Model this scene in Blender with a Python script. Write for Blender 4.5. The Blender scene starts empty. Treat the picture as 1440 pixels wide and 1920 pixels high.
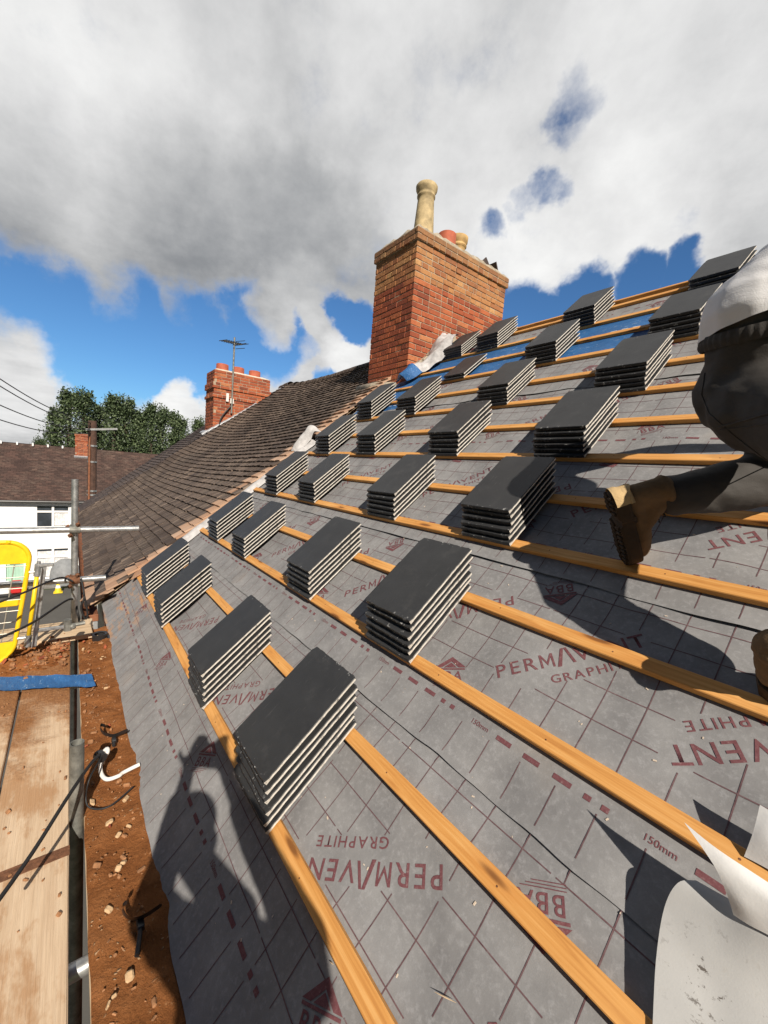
import bpy, bmesh, math, random
import numpy as np
from mathutils import Vector, Matrix, noise
random.seed(7)
SC = bpy.context.scene
COL = SC.collection
# ------------------------------------------------------------------ frames
PIT = 0.6919841878956
FPX = 759.42795
RV = np.array([2.118230696627055, 0.6119990491142258, -0.9670053645121073])
CR = np.array([0.980839676989914, -0.12963616014683726, 1.216716149762611])
_t = np.linalg.norm(RV); _k = RV / _t
_K = np.array([[0, -_k[2], _k[1]], [_k[2], 0, -_k[0]], [-_k[1], _k[0], 0]])
MR = np.eye(3) + math.sin(_t) * _K + (1 - math.cos(_t)) * _K @ _K
BW = np.array([[1, 0, 0], [0, math.cos(PIT), -math.sin(PIT)], [0, math.sin(PIT), math.cos(PIT)]])
CW = BW @ CR
ROOF_ROT = Matrix(BW.tolist())
def rw(u, v, n=0.0):
    """roof coordinates (along battens, up the slope, off the slope) to the world"""
    return Vector((BW @ np.array([u, v, n])).tolist())
def ray(x, y): return BW @ (MR.T @ np.array([(x - 720) / FPX, (y - 960) / FPX, 1.0]))
def on_x(x, y, X): r = ray(x, y); return Vector((CW + (X - CW[0]) / r[0] * r).tolist())
def on_y(x, y, Y): r = ray(x, y); return Vector((CW + (Y - CW[1]) / r[1] * r).tolist())
def on_z(x, y, Z): r = ray(x, y); return Vector((CW + (Z - CW[2]) / r[2] * r).tolist())
def at_d(x, y, d): return Vector((CW + d * ray(x, y)).tolist())
def to_roof(p): return BW.T @ np.array(p)
SUN_DIR = Vector((-.78, .224, -.584)).normalized()   # the way the light travels

# ------------------------------------------------------------------ mesh helpers
class MB:
    def __init__(self): self.v = []; self.f = []; self.m = []
    def face(self, pts, m=0):
        i = len(self.v); self.v += [tuple(p) for p in pts]; self.f.append(tuple(range(i, i + len(pts)))); self.m.append(m)
    def add(self, verts, faces, m=0):
        i = len(self.v); self.v += [tuple(p) for p in verts]
        for f in faces: self.f.append(tuple(i + k for k in f)); self.m.append(m)
    def box(self, c, s, rot=None, m=0, ch=0.0):
        """box at centre c, size s, optional 3x3 rotation, chamfer ch on every edge"""
        hx, hy, hz = s[0] / 2, s[1] / 2, s[2] / 2
        c = Vector(c)
        if ch <= 0:
            vs = [Vector((x * hx, y * hy, z * hz)) for x in (-1, 1) for y in (-1, 1) for z in (-1, 1)]
            fs = [(0, 1, 3, 2), (4, 6, 7, 5), (0, 4, 5, 1), (2, 3, 7, 6), (0, 2, 6, 4), (1, 5, 7, 3)]
        else:
            ch = min(ch, hx * .9, hy * .9, hz * .9)
            vs = []; idx = {}
            for x in (-1, 1):
                for y in (-1, 1):
                    for z in (-1, 1):
                        for ax in range(3):
                            p = [x * (hx - ch), y * (hy - ch), z * (hz - ch)]
                            p[ax] = (x * hx, y * hy, z * hz)[ax]
                            idx[(x, y, z, ax)] = len(vs); vs.append(Vector(p))
            fs = []
            for ax in range(3):
                o = [a for a in range(3) if a != ax]
                for sg in (-1, 1):
                    q = []
                    for (p0, p1) in ((-1, -1), (1, -1), (1, 1), (-1, 1)):
                        k = [0, 0, 0]; k[ax] = sg; k[o[0]] = p0; k[o[1]] = p1
                        q.append(idx[(k[0], k[1], k[2], ax)])
                    flip = (sg > 0) == (ax == 1)
                    fs.append(tuple(q[::-1]) if flip else tuple(q))
            for ax in range(3):
                o = [a for a in range(3) if a != ax]
                for p0 in (-1, 1):
                    for p1 in (-1, 1):
                        q = []
                        for sg, oa in ((-1, o[0]), (-1, o[1]), (1, o[1]), (1, o[0])):
                            k = [0, 0, 0]; k[ax] = sg; k[o[0]] = p0; k[o[1]] = p1
                            q.append(idx[(k[0], k[1], k[2], oa)])
                        fs.append(tuple(q))
            for x in (-1, 1):
                for y in (-1, 1):
                    for z in (-1, 1):
                        fs.append(tuple(idx[(x, y, z, a)] for a in range(3)))
        if rot is not None: vs = [rot @ p for p in vs]
        self.add([p + c for p in vs], fs, m)
    def tube(self, pts, r, seg=10, m=0, caps=True, hollow=False):
        pts = [Vector(p) for p in pts]
        rs = r if isinstance(r, (list, tuple)) else [r] * len(pts)
        rings = []; prev = None
        for i, p in enumerate(pts):
            a = pts[max(i - 1, 0)]; b = pts[min(i + 1, len(pts) - 1)]
            t = (b - a).normalized()
            if prev is None:
                ref = Vector((0, 0, 1)) if abs(t.z) < .9 else Vector((1, 0, 0))
                x = t.cross(ref).normalized()
            else:
                x = (prev - t * prev.dot(t)).normalized()
            prev = x; y = t.cross(x)
            rings.append([p + (x * math.cos(k * 2 * math.pi / seg) + y * math.sin(k * 2 * math.pi / seg)) * rs[i] for k in range(seg)])
        vs = [q for R in rings for q in R]; fs = []
        for i in range(len(rings) - 1):
            for k in range(seg):
                fs.append((i * seg + k, i * seg + (k + 1) % seg, (i + 1) * seg + (k + 1) % seg, (i + 1) * seg + k))
        if caps: fs.append(tuple(range(seg))[::-1]); fs.append(tuple((len(rings) - 1) * seg + k for k in range(seg)))
        self.add(vs, fs, m)
    def lathe(self, prof, c, seg=24, m=0):
        c = Vector(c); vs = []; fs = []
        for (r, z) in prof:
            for k in range(seg):
                a = k * 2 * math.pi / seg; vs.append(c + Vector((r * math.cos(a), r * math.sin(a), z)))
        for i in range(len(prof) - 1):
            for k in range(seg):
                fs.append((i * seg + k, i * seg + (k + 1) % seg, (i + 1) * seg + (k + 1) % seg, (i + 1) * seg + k))
        self.add(vs, fs, m)
    def grid(self, rows, m=0):
        i0 = len(self.v); nr = len(rows); nc = len(rows[0])
        for R in rows: self.v += [tuple(p) for p in R]
        for i in range(nr - 1):
            for j in range(nc - 1):
                a = i0 + i * nc + j
                self.f.append((a, a + 1, a + nc + 1, a + nc)); self.m.append(m)
    def mesh(self, name, mats, origin=(0, 0, 0), smooth=False):
        me = bpy.data.meshes.new(name)
        o = Vector(origin)
        me.from_pydata([tuple(Vector(p) - o) for p in self.v], [], self.f)
        for mt in (mats if isinstance(mats, (list, tuple)) else [mats]): me.materials.append(mt)
        me.polygons.foreach_set('material_index', self.m)
        if smooth: me.polygons.foreach_set('use_smooth', [True] * len(self.f))
        me.update()
        return me
    def build(self, name, mats, parent=None, origin=None, smooth=False, fix=True):
        if origin is None:
            if parent is not None: origin = parent.matrix_world.translation
            else:
                a = np.array(self.v); lo = a.min(0); hi = a.max(0); origin = ((lo[0] + hi[0]) / 2, (lo[1] + hi[1]) / 2, lo[2])
        me = self.mesh(name, mats, origin, smooth)
        if fix:
            bm = bmesh.new(); bm.from_mesh(me); bmesh.ops.recalc_face_normals(bm, faces=bm.faces); bm.to_mesh(me); bm.free()
        o = bpy.data.objects.new(name, me); COL.objects.link(o)
        o.location = origin
        o.matrix_world = Matrix.Translation(Vector(origin))
        if parent is not None:
            o.parent = parent; o.matrix_parent_inverse = Matrix.Identity(4)
            o.location = Vector(origin) - parent.matrix_world.translation
        return o
def tag(o, label=None, cat=None, group=None, kind=None):
    if label: o['label'] = label; o['kind'] = 'thing'
    if cat: o['category'] = cat
    if group: o['group'] = group
    if kind: o['kind'] = kind
    return o
def empty(name, loc, label, cat, group=None):
    o = bpy.data.objects.new(name, None); COL.objects.link(o)
    o.empty_display_size = .1; o.location = loc; o.matrix_world = Matrix.Translation(Vector(loc))
    return tag(o, label, cat, group)

# ------------------------------------------------------------------ materials
def srgb(r, g, b): return tuple(((c / 255) / 12.92 if c / 255 <= .04045 else ((c / 255 + .055) / 1.055) ** 2.4) for c in (r, g, b))
class NT:
    """small wrapper to write node trees"""
    def __init__(self, name):
        self.mat = bpy.data.materials.new(name); self.mat.use_nodes = True
        self.t = self.mat.node_tree; self.bsdf = self.t.nodes['Principled BSDF']
    def n(self, typ, **kw):
        nd = self.t.nodes.new(typ)
        for k, v in kw.items():
            if k in nd.bl_rna.properties and k not in nd.inputs: setattr(nd, k, v)
            else: self.put(nd.inputs[k], v)
        return nd
    def put(self, sock, v):
        if isinstance(v, bpy.types.NodeSocket): self.t.links.new(v, sock)
        elif isinstance(v, bpy.types.Node): self.t.links.new(v.outputs[0], sock)
        else:
            if sock.type == 'RGBA' and len(v) == 3: v = (*v, 1)
            sock.default_value = v
    def coord(self, which='Object'): return self.n('ShaderNodeTexCoord').outputs[which]
    def mapping(self, vec, scale=(1, 1, 1), loc=(0, 0, 0), rot=(0, 0, 0)):
        return self.n('ShaderNodeMapping', Vector=vec, Scale=scale, Location=loc, Rotation=rot).outputs[0]
    def noise(self, vec, scale, detail=4, rough=.55, out=0, dist=0):
        nd = self.n('ShaderNodeTexNoise', Vector=vec, Scale=scale, Detail=detail, Roughness=rough, Distortion=dist)
        return nd.outputs[out]
    def ramp(self, fac, stops):
        nd = self.n('ShaderNodeValToRGB'); cr = nd.color_ramp
        while len(cr.elements) < len(stops): cr.elements.new(.5)
        for e, (p, c) in zip(cr.elements, stops):
            e.position = p; e.color = (*c, 1) if len(c) == 3 else c
        self.put(nd.inputs[0], fac); return nd.outputs[0]
    def mix(self, fac, a, b, mode='MIX'):
        nd = self.t.nodes.new('ShaderNodeMix'); nd.data_type = 'RGBA'; nd.blend_type = mode
        self.put(nd.inputs[0], fac); self.put(nd.inputs[6], a); self.put(nd.inputs[7], b); return nd.outputs[2]
    def math(self, op, a, b=0.0, c=None, clamp=False):
        nd = self.t.nodes.new('ShaderNodeMath'); nd.operation = op; nd.use_clamp = clamp
        self.put(nd.inputs[0], a); self.put(nd.inputs[1], b)
        if c is not None: self.put(nd.inputs[2], c)
        return nd.outputs[0]
    def step(self, v, lo, hi):
        nd = self.n('ShaderNodeMapRange'); nd.interpolation_type = 'SMOOTHSTEP'
        self.put(nd.inputs[0], v); nd.inputs[1].default_value = lo; nd.inputs[2].default_value = hi
        return nd.outputs[0]
    def addv(self, a, b):
        nd = self.t.nodes.new('ShaderNodeVectorMath'); nd.operation = 'ADD'; self.put(nd.inputs[0], a); self.put(nd.inputs[1], b); return nd.outputs[0]
    def scalev(self, a, s):
        nd = self.t.nodes.new('ShaderNodeVectorMath'); nd.operation = 'SCALE'; self.put(nd.inputs[0], a); self.put(nd.inputs['Scale'], s); return nd.outputs[0]
    def island(self): return self.n('ShaderNodeNewGeometry').outputs['Random Per Island']
    def objrand(self): return self.n('ShaderNodeObjectInfo').outputs['Random']
    def bump(self, h, strength=.3, dist=.01):
        nd = self.n('ShaderNodeBump', Strength=strength, Distance=dist, Height=h); self.put(self.bsdf.inputs['Normal'], nd.outputs[0]); return nd
    def done(self, col, rough=.7, metal=0.0, spec=None):
        self.put(self.bsdf.inputs['Base Color'], col); self.put(self.bsdf.inputs['Roughness'], rough); self.put(self.bsdf.inputs['Metallic'], metal)
        if spec is not None: self.put(self.bsdf.inputs['Specular IOR Level'], spec)
        return self.mat
M = {}
def simple(name, col, rough=.7, metal=0.0, var=.25, scale=14, bump=.1, spec=None):
    t = NT(name); c = t.coord(); n = t.noise(c, scale, 5, .6)
    d = tuple(x * (1 - var) for x in col); l = tuple(min(1, x * (1 + var)) for x in col)
    col_ = t.ramp(n, [(.3, d), (.7, l)])
    if bump: t.bump(n, bump, .01)
    M[name] = t.done(col_, rough, metal, spec); return M[name]

# roofing membrane, printed
def mk_membrane():
    t = NT('membrane_grey'); c = t.coord()
    a = t.noise(c, 7, 5, .6); b = t.noise(c, 60, 4, .7); f = t.noise(t.mapping(c, (420, 420, 420)), 1, 2, .5)
    col = t.ramp(a, [(.3, (.20, .198, .20)), (.7, (.31, .308, .308))])
    col = t.mix(t.math('MULTIPLY', t.step(b, .45, .75), .45), col, (.42, .42, .43))
    col = t.mix(t.math('MULTIPLY', f, .35), col, (.12, .12, .13))
    dust = t.step(t.noise(c, 1.7, 3, .6), .60, .78)
    col = t.mix(t.math('MULTIPLY', dust, .30), col, (.42, .33, .24))
    dn = t.t.nodes.new('ShaderNodeVectorMath'); dn.operation = 'DISTANCE'; t.put(dn.inputs[0], t.n('ShaderNodeNewGeometry').outputs['Position']); dn.inputs[1].default_value = tuple(rw(-3.0, -.66, -.03))
    dm = t.math('MULTIPLY', t.step(dn.outputs['Value'], .75, .1), t.step(t.noise(t.mapping(c, (1.2, 5, 5), (0, 0, 0), (0, 0, .5)), 3.0, 6, .7), .47, .62))
    col = t.mix(t.math('MULTIPLY', dm, .8), col, (.50, .26, .115))
    t.bump(t.math('ADD', t.math('MULTIPLY', f, .3), b), .25, .002)
    M['membrane'] = t.done(col, .75, 0, .25)
    t = NT('print_maroon'); c = t.coord(); n = t.noise(c, 130, 4, .75)
    col = t.ramp(n, [(.30, (.125, .043, .05)), (.58, (.175, .072, .08)), (.74, (.26, .18, .18))])
    M['print'] = t.done(col, .7, 0, .25)
    t = NT('print_pale_line'); c = t.coord(); n = t.noise(c, 45, 4, .75)
    col = t.ramp(n, [(.3, (.09, .045, .052)), (.62, (.16, .10, .105)), (.75, (.24, .2, .2))])
    M['print_thin'] = t.done(col, .75, 0, .2)
    t = NT('membrane_white_back'); c = t.coord(); n = t.noise(c, 12, 5, .6); g = t.noise(c, 200, 3, .6)
    stain = t.step(t.noise(t.addv(c, (3.1, .4, 1.2)), 17, 5, .75), .655, .70)
    m2 = t.step(t.noise(t.addv(c, (1.3, 7.4, 2.2)), 4.0, 2, .5), .54, .64)
    col = t.ramp(n, [(.3, (.62, .62, .62)), (.7, (.78, .78, .77))])
    col = t.mix(t.math('MULTIPLY', t.math('MULTIPLY', stain, m2), .85), col, (.11, .095, .08))
    t.bump(g, .3, .001)
    M['membrane_white'] = t.done(col, .7, 0, .25)
    t = NT('membrane_white_dirty'); c = t.coord(); n = t.noise(c, 5, 4, .6); g = t.noise(t.mapping(c, (300, 300, 300)), 1, 2, .6); f = t.noise(c, 40, 5, .7)
    pos = t.n('ShaderNodeNewGeometry').outputs['Position']
    STAIN_NODE = t.t.nodes.new('ShaderNodeVectorMath'); STAIN_NODE.operation = 'DISTANCE'; STAIN_NODE.name = 'stain'; t.put(STAIN_NODE.inputs[0], pos)
    rad = t.step(STAIN_NODE.outputs['Value'], .10, .02)
    st = t.math('MULTIPLY', t.step(t.noise(t.mapping(pos, (1, 1.6, 1)), 30, 6, .75), .575, .62), rad)
    col = t.ramp(n, [(.3, (.42, .42, .415)), (.7, (.54, .54, .53))]); col = t.mix(t.math('MULTIPLY', g, .2), col, (.36, .36, .36)); col = t.mix(t.math('MULTIPLY', t.step(f, .55, .75), .3), col, (.36, .33, .29))
    col = t.mix(t.math('MULTIPLY', st, .85), col, (.075, .058, .045))
    t.bump(g, .2, .001)
    M['membrane_dirty'] = t.done(col, .75, 0, .2)
    t = NT('membrane_blue'); c = t.coord(); n = t.noise(t.mapping(c, (2, 9, 9)), 6, 5, .7); n2 = t.noise(t.mapping(c, (3, 12, 12)), 5, 6, .75)
    col = t.ramp(n, [(.3, (.020, .085, .24)), (.7, (.04, .15, .36))])
    col = t.mix(t.math('MULTIPLY', t.step(n2, .60, .66), .75), col, (.42, .52, .62))
    t.bump(n, .5, .01)
    M['membrane_blue'] = t.done(col, .6, 0, .3)
mk_membrane()
def mk_wood(name, dark, mid, light, along=(1.2, 30, 30), knots=True, rough=.62):
    t = NT(name); c = t.coord(); r = t.objrand(); off = t.n('ShaderNodeCombineXYZ', X=t.math('MULTIPLY', r, 37.0), Y=t.math('MULTIPLY', r, 11.0))
    c2 = t.addv(c, off)
    n = t.noise(t.mapping(c2, along), 3, 6, .6, dist=.8); g = t.noise(t.mapping(c2, (along[0] * 3, 160, 160)), 1, 3, .6); big = t.noise(c2, 1.6, 2, .5)
    col = t.ramp(n, [(.28, dark), (.5, mid), (.72, light)])
    col = t.mix(t.math('MULTIPLY', g, .35), col, tuple(x * .55 for x in mid))
    col = t.mix(t.math('MULTIPLY', t.step(big, .5, .75), .5), col, tuple(min(1, x * 1.15) for x in light))
    if knots:
        v = t.n('ShaderNodeTexVoronoi', Vector=t.mapping(c2, (3.4, 17, 17)), Scale=1.0)
        k = t.step(v.outputs['Distance'], .21, .08); k2 = t.step(v.outputs['Distance'], .40, .15)
        col = t.mix(t.math('MULTIPLY', k2, .4), col, tuple(x * .8 for x in (mid[0], mid[1] * .8, mid[2] * .6)))
        col = t.mix(t.math('MULTIPLY', k, .8), col, (.14, .05, .015))
        stn = t.step(t.noise(t.addv(c2, (5, 3, 1)), 2.6, 4, .7), .60, .74)
        col = t.mix(t.math('MULTIPLY', stn, .45), col, (.30, .15, .06))
        dk = t.step(t.noise(t.mapping(c2, (9, 60, 60)), 1.5, 3, .6), .70, .76)
        col = t.mix(t.math('MULTIPLY', dk, .5), col, (.22, .085, .025))
    t.bump(g, .25, .002)
    M[name] = t.done(col, rough, 0, .3); return M[name]
mk_wood('batten_wood', (.48, .20, .05), (.66, .32, .09), (.78, .44, .16))
mk_wood('board_wood', (.44, .31, .19), (.60, .45, .29), (.70, .54, .38), (1.0, 14, 14), knots=False, rough=.8)
# slate-grey roof tile: dark face, chalky chips towards the cut ends
def mk_tile():
    t = NT('tile_face'); c = t.coord(); r = t.objrand(); off = t.n('ShaderNodeCombineXYZ', X=t.math('MULTIPLY', r, 23.0), Y=t.math('MULTIPLY', r, 41.0), Z=t.math('MULTIPLY', r, 9.0))
    c2 = t.addv(c, off); n = t.noise(c2, 9, 5, .6); f = t.noise(c2, 190, 4, .7); ch = t.noise(t.mapping(c2, (1, 1, .6)), 46, 5, .72)
    col = t.ramp(n, [(.25, (.021, .0215, .0225)), (.75, (.034, .035, .0365))])
    col = t.mix(t.math('MULTIPLY', f, .3), col, (.062, .062, .064))
    sep = t.n('ShaderNodeSeparateXYZ', Vector=c)
    ay = t.math('ABSOLUTE', t.math('SUBTRACT', sep.outputs['Y'], .21))
    e1 = t.step(ay, .183, .212)
    thr = t.math('MULTIPLY', e1, t.step(ch, .60, .66))
    col = t.mix(t.math('MULTIPLY', thr, .8), col, (.50, .50, .49))
    smear = t.math('MULTIPLY', t.step(t.noise(c2, 6, 5, .75), .52, .8), .40)
    col = t.mix(smear, col, (.095, .093, .09))
    scr = t.math('MULTIPLY', t.step(t.noise(t.mapping(c2, (60, 5, 5), (0, 0, 0), (0, 0, .7)), 2.0, 3, .6), .66, .72), .22)
    col = t.mix(scr, col, (.16, .16, .155))
    t.bump(t.math('ADD', f, t.math('MULTIPLY', n, 2)), .18, .002)
    M['tile_face'] = t.done(col, .5, 0, .35)
    t = NT('tile_cut_edge'); c = t.coord(); n = t.noise(t.addv(c, (2, 0, 0)), 60, 5, .75)
    r = t.objrand()
    col = t.ramp(t.math('ADD', n, t.math('MULTIPLY', t.math('SUBTRACT', r, .5), .1)), [(.30, (.06, .058, .055)), (.40, (.46, .43, .385)), (.7, (.68, .65, .59))])
    t.bump(n, .5, .003)
    M['tile_edge'] = t.done(col, .85)
    t = NT('tile_front'); c = t.coord(); r = t.objrand(); off = t.n('ShaderNodeCombineXYZ', X=t.math('MULTIPLY', r, 23.0), Y=t.math('MULTIPLY', r, 41.0))
    n = t.noise(t.addv(c, off), 42, 5, .7); n2 = t.noise(t.addv(c, off), 12, 2, .5)
    col = t.mix(t.math('MULTIPLY', t.step(n, .58, .67), t.step(n2, .44, .6)), (.018, .018, .019), (.42, .42, .41))
    t.bump(n, .6, .004)
    M['tile_front'] = t.done(col, .38, 0, .5)
mk_tile()
# old plain roof tiles
def mk_old_tiles(name, a, b, cc, moss, sk=.62):
    t = NT(name); c = t.coord(); r = t.island()
    c1 = t.n('ShaderNodeTexCoord').outputs['Object']
    st = t.noise(t.mapping(c1, (34, 3.0, 3.0)), 1, 4, .7); n = t.noise(c1, 1.3, 5, .65); n3 = t.noise(c1, 25, 4, .7)
    col = t.ramp(r, [(.0, a), (.5, b), (1.0, cc)])
    col = t.mix(t.math('MULTIPLY', t.step(st, .48, .62), t.math('MULTIPLY', t.step(t.noise(c1, .8, 3, .6), .33, .58), sk)), col, (.34, .26, .20))
    col = t.mix(t.math('MULTIPLY', t.step(st, .46, .32), .6), col, tuple(x * .4 for x in a))
    col = t.mix(t.math('MULTIPLY', t.step(n, .5, .7), .4), col, moss)
    col = t.mix(t.math('MULTIPLY', t.step(n3, .66, .74), sk * .7), col, (.30, .26, .21))
    t.bump(t.math('ADD', st, n3), .4, .004)
    M[name] = t.done(col, .85)
mk_old_tiles('old_tiles', (.046, .030, .023), (.070, .048, .036), (.104, .073, .056), (.055, .044, .036))
mk_old_tiles('old_tiles_dark', (.034, .024, .023), (.048, .034, .032), (.066, .046, .042), (.04, .036, .036), .3)
mk_old_tiles('brown_tiles', (.040, .022, .018), (.055, .031, .025), (.085, .046, .036), (.05, .035, .03), .22)
mk_old_tiles('fresh_broken_tile', (.36, .20, .12), (.44, .27, .17), (.50, .34, .24), (.30, .22, .17))
def mk_brick(name, stops, rough=.85):
    t = NT(name); c = t.coord(); r = t.island(); n = t.noise(c, 22, 6, .75); s = t.noise(c, 2.2, 4, .6)
    col = t.ramp(r, stops)
    col = t.mix(t.math('MULTIPLY', t.step(n, .45, .75), .5), col, tuple(x * .55 for x in stops[0][1]))
    col = t.mix(t.math('MULTIPLY', t.step(s, .55, .72), .4), col, (.05, .035, .03))
    zz = t.n('ShaderNodeSeparateXYZ', Vector=t.n('ShaderNodeNewGeometry').outputs['Position']).outputs['Z']
    soot = t.math('MULTIPLY', t.step(t.math('ADD', zz, t.math('MULTIPLY', t.noise(c, 3.5, 5, .7), .9)), 4.05, 4.55), .55)
    col = t.mix(soot, col, (.10, .075, .05))
    t.bump(n, .9, .009)
    M[name] = t.done(col, rough)
mk_brick('brick_red', [(0, (.20, .048, .022)), (.3, (.30, .070, .028)), (.7, (.37, .092, .034)), (.93, (.42, .12, .045)), (1, (.44, .17, .07))])
mk_brick('brick_buff', [(0, (.30, .11, .045)), (.3, (.38, .17, .065)), (.65, (.44, .21, .08)), (.85, (.38, .145, .055)), (1, (.52, .29, .12))])
simple('mortar', (.36, .29, .21), .95, var=.3, scale=40, bump=.4)
simple('mortar_dark', (.11, .085, .065), .95, var=.3, scale=40, bump=.4)
simple('cement', (.34, .29, .22), .95, var=.45, scale=12, bump=.7)
simple('cement_pale', (.60, .50, .40), .95, var=.2, scale=12, bump=.5)
simple('pot_cream', (.40, .31, .17), .8, var=.45, scale=9, bump=.2)
simple('pot_buff', (.50, .33, .14), .8, var=.25, scale=9, bump=.2)
simple('pot_red', (.36, .09, .045), .75, var=.2, scale=9, bump=.15)
simple('lead', (.42, .43, .45), .5, .3, var=.25, scale=16, bump=.3)
simple('galv', (.40, .41, .41), .42, .75, var=.35, scale=26, bump=.15)
simple('galv_old', (.20, .20, .18), .6, .45, var=.5, scale=22, bump=.25)
simple('splash', (.50, .44, .36), .9, 0, var=.3, scale=30, bump=.5)
simple('stone', (.50, .34, .19), .95, 0, var=.3, scale=40, bump=.6)
simple('membrane_pale', (.46, .45, .45), .75, 0, var=.25, scale=14, bump=.35)
simple('rust', (.16, .07, .035), .85, .2, var=.5, scale=40, bump=.5)
simple('yellow_paint', (.80, .52, .01), .42, 0, var=.12, scale=20, bump=.08)
simple('black_plastic', (.012, .012, .013), .45, 0, var=.2, scale=20, bump=.05)
simple('white_plastic', (.72, .70, .66), .4, 0, var=.12, scale=14, bump=.05)
simple('white_render', (.80, .80, .78), .85, 0, var=.06, scale=3, bump=.1)
simple('white_frame', (.82, .82, .82), .45, 0, var=.03, scale=3, bump=0)
simple('curtain', (.66, .66, .66), .9, 0, var=.25, scale=9, bump=.3)
simple('mint_paint', (.36, .56, .44), .6, 0, var=.06, scale=5, bump=.05)
simple('fascia_brown', (.22, .085, .04), .7, 0, var=.35, scale=12, bump=.2)
simple('gutter_black', (.02, .02, .021), .4, 0, var=.2, scale=12, bump=.05)
simple('pole_wood', (.075, .040, .028), .9, 0, var=.4, scale=8, bump=.5)
simple('bark', (.09, .07, .05), .95, 0, var=.4, scale=6, bump=.6)
simple('cable', (.012, .012, .013), .6, 0, var=.1, scale=10, bump=0)
simple('cone_yellow', (.75, .55, .02), .5, 0, var=.1)
simple('red_plastic', (.5, .02, .02), .5, 0, var=.1)
simple('grey_cover', (.22, .23, .24), .7, 0, var=.2, scale=4)
simple('dark_interior', (.02, .021, .024), .6, 0, var=.2)
simple('wire_zinc', (.45, .42, .35), .5, .6, var=.2)
simple('rock', (.30, .145, .065), .95, 0, var=.5, scale=30, bump=.7)
def mk_misc():
    t = NT('glass_dark'); c = t.coord(); n = t.noise(c, 2, 2, .5)
    M['glass'] = t.done(t.ramp(n, [(.3, (.02, .025, .03)), (.7, (.05, .06, .075))]), .06, 0, .6)
    t = NT('asphalt'); c = t.coord(); n = t.noise(c, .5, 5, .6); f = t.noise(c, 30, 4, .7)
    M['asphalt'] = t.done(t.mix(t.math('MULTIPLY', f, .4), t.ramp(n, [(.3, (.05, .048, .044)), (.7, (.082, .079, .072))]), (.12, .115, .105)), .9)
    t = NT('paving'); c = t.coord(); n = t.noise(c, 2, 5, .6)
    M['paving'] = t.done(t.ramp(n, [(.3, (.15, .145, .135)), (.7, (.24, .23, .21))]), .9)
    t = NT('field'); c = t.coord(); n = t.noise(c, .3, 6, .7)
    M['field'] = t.done(t.ramp(n, [(.3, (.035, .06, .012)), (.7, (.075, .11, .03))]), .95)
    # red brick dust and mortar crumbs trodden over a scaffold board
    t = NT('mud'); c = t.coord(); n = t.noise(c, 9, 8, .7); f = t.noise(c, 55, 6, .75); v = t.n('ShaderNodeTexVoronoi', Vector=t.addv(c, t.scalev(t.n('ShaderNodeTexNoise', Vector=c, Scale=20.0).outputs['Color'], .05)), Scale=38.0)
    col = t.ramp(n, [(.25, (.15, .052, .016)), (.5, (.25, .095, .030)), (.75, (.36, .15, .055))])
    col = t.mix(t.math('MULTIPLY', t.step(f, .60, .72), .6), col, (.46, .25, .12))
    bits = t.math('MULTIPLY', t.step(v.outputs['Distance'], .20, .10), t.step(t.noise(c, 6, 3, .6), .46, .62))
    col = t.mix(t.math('MULTIPLY', bits, .7), col, (.58, .40, .24))
    h = t.math('ADD', t.math('MULTIPLY', n, 2.0), t.math('ADD', f, t.math('MULTIPLY', bits, .5)))
    t.bump(h, 1.0, .012)
    M['mud'] = t.done(col, .95, 0, .15)
    # pale board, mud wiped over the end that lies near the gate
    t = NT('dirty_board'); c = t.coord(); n = t.noise(t.mapping(c, (1.0, 16, 16)), 2, 6, .6); g = t.noise(t.mapping(c, (4, 150, 150)), 1, 3, .6)
    col = t.ramp(n, [(.25, (.52, .37, .24)), (.55, (.68, .52, .36)), (.8, (.78, .63, .46))])
    col = t.mix(t.math('MULTIPLY', g, .42), col, (.30, .20, .12))
    sep = t.n('ShaderNodeSeparateXYZ', Vector=t.n('ShaderNodeNewGeometry').outputs['Position'])
    w = t.math('ADD', t.math('MULTIPLY', sep.outputs['X'], -1.0), t.math('MULTIPLY', t.noise(c, 3.2, 6, .65), 1.7))
    md = t.step(w, 2.25, 2.75)
    st = t.math('MULTIPLY', t.step(t.noise(t.mapping(c, (1.0, 2.6, 2.6)), 2.4, 6, .7), .50, .64), .72)
    f = t.noise(c, 55, 6, .75)
    mud = t.ramp(f, [(.3, (.17, .065, .022)), (.55, (.28, .12, .042)), (.75, (.44, .25, .13))])
    col = t.mix(st, col, (.38, .20, .09)); col = t.mix(t.math('MULTIPLY', md, .93), col, mud)
    t.bump(t.math('ADD', g, t.math('MULTIPLY', t.math('MULTIPLY', md, f), 3.0)), .6, .006)
    M['dirty_board'] = t.done(col, .85, 0, .2)
    # leaves
    t = NT('leaves'); r = t.island(); c = t.coord(); n = t.noise(c, .6, 3, .6)
    col = t.ramp(t.math('ADD', t.math('MULTIPLY', r, .6), t.math('MULTIPLY', n, .4)), [(.2, (.028, .046, .022)), (.5, (.062, .094, .042)), (.85, (.14, .185, .085))])
    M['leaves'] = t.done(col, .55, 0, .4)
    t = NT('hedge_leaves'); r = t.island()
    M['hedge_leaves'] = t.done(t.ramp(r, [(.0, (.03, .055, .01)), (.5, (.065, .10, .02)), (1, (.13, .165, .04))]), .6)
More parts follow.
